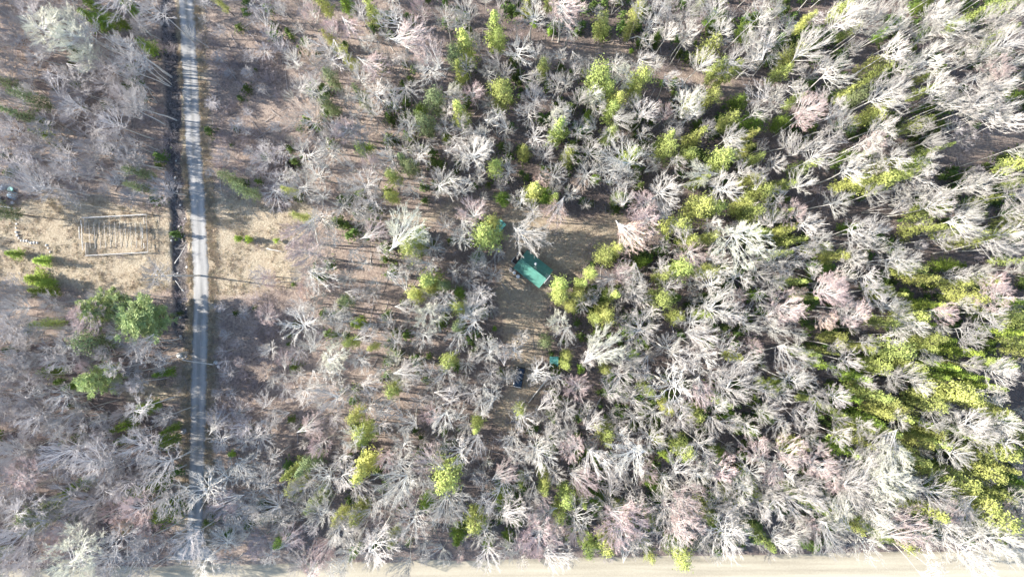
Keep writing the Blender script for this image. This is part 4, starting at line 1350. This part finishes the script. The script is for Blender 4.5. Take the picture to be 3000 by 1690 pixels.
WOOD = [joined_tree(BARE['round'][0], 0, 'w'), joined_tree(BARE['round'][1], 1, 'w'), joined_tree(BARE['slim'][0], 2, 'w'), joined_tree(BARE['slim'][1], 3, 'g'),
        joined_tree(BARE['broad'][0], 4, 'w'), joined_tree(BARE['fuzzy'][0], 5, 'g'), joined_tree(BARE['clump'][0], 6, 'w'), joined_tree(BARE['slim'][2], 7, 'w'),
        joined_tree(BARE['round'][2], 8, 'shade_twig', 'shade_bark'), joined_tree(BARE['fuzzy'][1], 9, 'shade_twig', 'shade_bark'), joined_tree(BARE['slim'][3], 10, 'shade_twig', 'shade_bark'),
        joined_tree(BARE['clump'][1], 11, 'shade_twig', 'shade_bark')]
pts = []
for t in rest:
    st, h, rm = shape_of(*t)
    X, Y = gp(t[1], t[2], h * 0.86)
    pts.append((X, Y, 0, R.uniform(0, 6.28), rm / 2.4, h / 16, R.choice([8, 9, 10, 11] if t[1] < 560 else ([0, 1, 2, 4, 6, 7] if t[0] == 'w' else [3, 5]))))


def blocked(px, py, pad):
    if on_way(px, py, pad) or abs(px - drive_x(py) + 60) < 34 and py < 985:
        return True
    return any(inside(q, px, py) for q in OPEN)


taken = [gp(t[1], t[2], 10) for t in TREES]
grid = {}
for x, y in taken:
    grid.setdefault((int(x // 4), int(y // 4)), []).append((x, y))


def crowded(x, y, d):
    i, j = int(x // 4), int(y // 4)
    for a in (i - 1, i, i + 1):
        for b in (j - 1, j, j + 1):
            for (u, v) in grid.get((a, b), ()):
                if (u - x) ** 2 + (v - y) ** 2 < d * d:
                    return True
    return False


fill = 0
for tries in range(16000):
    px, py = R.uniform(-350, 3350), R.uniform(-250, 1640)
    left = px < 510
    scrub = inside(BRUSH_R, px, py) or inside(BRUSH_R2, px, py)
    if blocked(px, py, 26 if not left else 6) or (inside(STRIPES, px, py) and R.random() < 0.8):
        continue
    X, Y = gp(px, py)
    out = px < -20 or px > 3020 or py < -20
    stand = not out and px > 2400 and py < 640 and py < (px - 2250) * 0.9
    if crowded(X, Y, 3.8 if out else (2.1 if left or stand else (2.6 if scrub else 2.5))) or (not left and not out and not stand and fill > 640) or inside(WIND, px, py):
        continue
    rm = R.uniform(1.0, 1.7) if not out else R.uniform(1.6, 2.6)
    h = R.uniform(7, 12) if not out else R.uniform(12, 18)
    if left and not out:
        rm, h = R.uniform(1.2, 2.4), R.uniform(7, 13) + (2.5 if py > 950 else 0)
    if stand:
        rm, h = R.uniform(1.1, 1.6), R.uniform(14, 19)
    if scrub:
        rm, h = R.uniform(1.0, 1.7), R.uniform(4, 6.5)
    if 1000 < px < 1530 and 715 < py < 850:
        h = min(h, max(5.0, 2.2 + (1540 - px) / PPM * 0.53))
    pts.append((X, Y, 0, R.uniform(0, 6.28), rm / 2.4, h / 16, R.choice([8, 9, 9, 10, 11] if left or scrub else ([2, 7] if stand else [0, 1, 2, 2, 7, 7, 6, 5]))))
    grid.setdefault((int(X // 4), int(Y // 4)), []).append((X, Y))
    fill += 1
print('woodland fill', fill)
scatter('bare_woods', pts, WOOD)


def brush_mesh(seed):
    g = random.Random(seed)
    b = MB()
    for k in range(9):
        a = g.uniform(0, 6.28)
        el = g.uniform(0.7, 1.4)
        d = V(math.cos(a) * math.cos(el), math.sin(a) * math.cos(el), math.sin(el))
        p = V(g.uniform(-.3, .3), g.uniform(-.3, .3), -0.05)
        lp = bend_line(g, p, d, g.uniform(1.2, 2.4), 4, 0.02, 0.22)
        b.tube(lp, [0.022, 0.018, 0.014, 0.01, 0.006], 3)
        for s in range(8):
            q, e = along(lp, g.uniform(0.2, 0.99))
            e2 = (e + perp(e, g) * g.uniform(0.5, 1.1)).normalized()
            L = g.uniform(0.3, 0.8)
            b.spike(q, q + e2 * L, 0.012)
            for u in range(3):
                e3 = (e2 + perp(e2, g) * g.uniform(0.5, 1.0)).normalized()
                b.spike(q + e2 * L * g.uniform(0.3, 0.9), q + e2 * L + e3 * g.uniform(0.15, 0.4), 0.009)
    return b.mesh('brush', [M['brush']])


pts = []
for i in range(9000):
    px, py = R.uniform(-60, 3060), R.uniform(-60, 1640)
    dens = 0.16
    if inside(BRUSH_R, px, py) or inside(BRUSH_R2, px, py):
        dens = 0.9
    elif px < 500:
        dens = 0.75
    elif px < 1000:
        dens = 0.3
    if any(inside(q, px, py) for q in (CABIN, SIDE, YARD, MEADOW)):
        dens = 0.07
    if inside(TRAIL, px, py) or inside(GLADE, px, py):
        dens = 0.35
    if on_way(px, py, 8):
        continue
    dens *= 0.55 + 1.1 * mnoise.noise(V(px * 0.008, py * 0.008, 4))
    if R.random() > dens:
        continue
    X, Y = gp(px, py)
    s = R.uniform(0.6, 1.35)
    pts.append((X, Y, ground_z(px, py), R.uniform(0, 6.28), s, s * R.uniform(0.7, 1.2), R.randrange(6)))
scatter('bare_undergrowth', pts, [brush_mesh(700 + i) for i in range(6)])

# dry grass tufts in the open ground
straw = mat('straw', (0.48, 0.40, 0.29), rand=0.4)


def tuft(seed):
    g = random.Random(seed)
    b = MB()
    for k in range(22):
        a = g.uniform(0, 6.28)
        r = abs(g.gauss(0, 0.22))
        p = V(r * math.cos(a), r * math.sin(a), -0.02)
        a2 = a + g.uniform(-1, 1)
        e = p + V(math.cos(a2) * g.uniform(0.1, 0.35), math.sin(a2) * g.uniform(0.1, 0.35), g.uniform(0.12, 0.4))
        b.spike(p, e, 0.02)
    return b.mesh('tuft', [straw])


pts = []
for i in range(26000):
    px, py = R.uniform(-40, 1900), R.uniform(560, 1260)
    d = 0.9 if inside(YARD, px, py) or inside(MEADOW, px, py) else (0.22 if inside(CABIN, px, py) else (0.6 if inside(SIDE, px, py) else 0))
    if on_way(px, py, 4) or ditch(px, py) > 0.25 or R.random() > d * (0.5 + 1.2 * mnoise.noise(V(px * 0.015, py * 0.015, 9))):
        continue
    X, Y = gp(px, py)
    s = R.uniform(0.6, 1.3)
    pts.append((X, Y, ground_z(px, py), R.uniform(0, 6.28), s, s, R.randrange(4)))
for i in range(7000):
    py = R.uniform(-40, 1600)
    side = R.choice((-1, 1))
    px = drive_x(py) + side * (R.triangular(19, 58, 28))
    if ditch(px, py) > 0.6 or mnoise.noise(V(px * 0.02, py * 0.02, 31)) < -0.25:
        continue
    X, Y = gp(px, py)
    q = R.uniform(0.5, 1.1)
    pts.append((X, Y, ground_z(px, py) + 0.02, R.uniform(0, 6.28), q, q, R.randrange(4)))
scatter('dry_grass', pts, [tuft(40 + i) for i in range(4)])


# fallen sticks and dead wood on the forest floor
stick_m = mat('dead_wood', (0.40, 0.36, 0.33), rand=0.45)


def stick(seed):
    g = random.Random(seed)
    b = MB()
    lp = bend_line(g, V(0, 0, 0.06), V(1, 0, 0.02), g.uniform(1.5, 3.5), 4, 0.0, 0.10)
    b.tube(lp, [0.05, 0.045, 0.038, 0.03, 0.015], 4)
    for k in range(3):
        q, e = along(lp, g.uniform(0.3, 0.95))
        b.spike(q, q + V(g.uniform(0.2, 0.8), g.uniform(-0.6, 0.6), g.uniform(0, 0.25)), 0.018)
    return b.mesh('stick', [stick_m])


pts = []
for i in range(2600):
    px, py = R.uniform(-40, 3040), R.uniform(-40, 1620)
    if on_way(px, py, 6) or any(inside(q, px, py) for q in (YARD, MEADOW)) and R.random() > 0.08 or inside(CABIN, px, py) and R.random() > 0.6:
        continue
    X, Y = gp(px, py)
    s = R.uniform(0.5, 1.3)
    pts.append((X, Y, ground_z(px, py) + 0.02, R.uniform(0, 6.28), s, s, R.randrange(5)))
scatter('fallen_branches_litter', pts, [stick(60 + i) for i in range(5)])

# low green growth under the trees
green_m = mat('low_green', (0.11, 0.16, 0.04), rand=0.35, transl=0.2)


def seedling(seed):
    g = random.Random(seed)
    b = MB()
    for k in range(190):
        a = g.uniform(0, 6.28)
        z = g.uniform(0.1, 2.2)
        r = abs(g.gauss(0, 0.5)) * (1.25 - 0.45 * z)
        nn = V(g.gauss(0, .6) + math.cos(a) * .5, g.gauss(0, .6) + math.sin(a) * .5, 0.8).normalized()
        u = perp(nn, g)
        b.quad(V(r * math.cos(a), r * math.sin(a), z), u * 0.13, nn.cross(u) * 0.075)
    return b.mesh('seedling', [green_m])


pts = []
for i in range(9000):
    px, py = R.uniform(-40, 3040), R.uniform(-40, 1600)
    if on_way(px, py, 10) or any(inside(q, px, py) for q in (YARD, MEADOW, CABIN, SIDE, TRAIL, GLADE, WIND)):
        continue
    d = 0.6 if px > 1600 else (0.4 if px > 850 else 0.12)
    if mnoise.noise(V(px * 0.009, py * 0.009, 14)) < (-0.12 if px > 1600 else 0.05) or R.random() > d:
        continue
    X, Y = gp(px, py)
    s = R.uniform(0.6, 1.7)
    pts.append((X, Y, ground_z(px, py), R.uniform(0, 6.28), s, s * R.uniform(0.7, 1.3), R.randrange(4)))
scatter('green_undergrowth', pts, [seedling(80 + i) for i in range(4)])
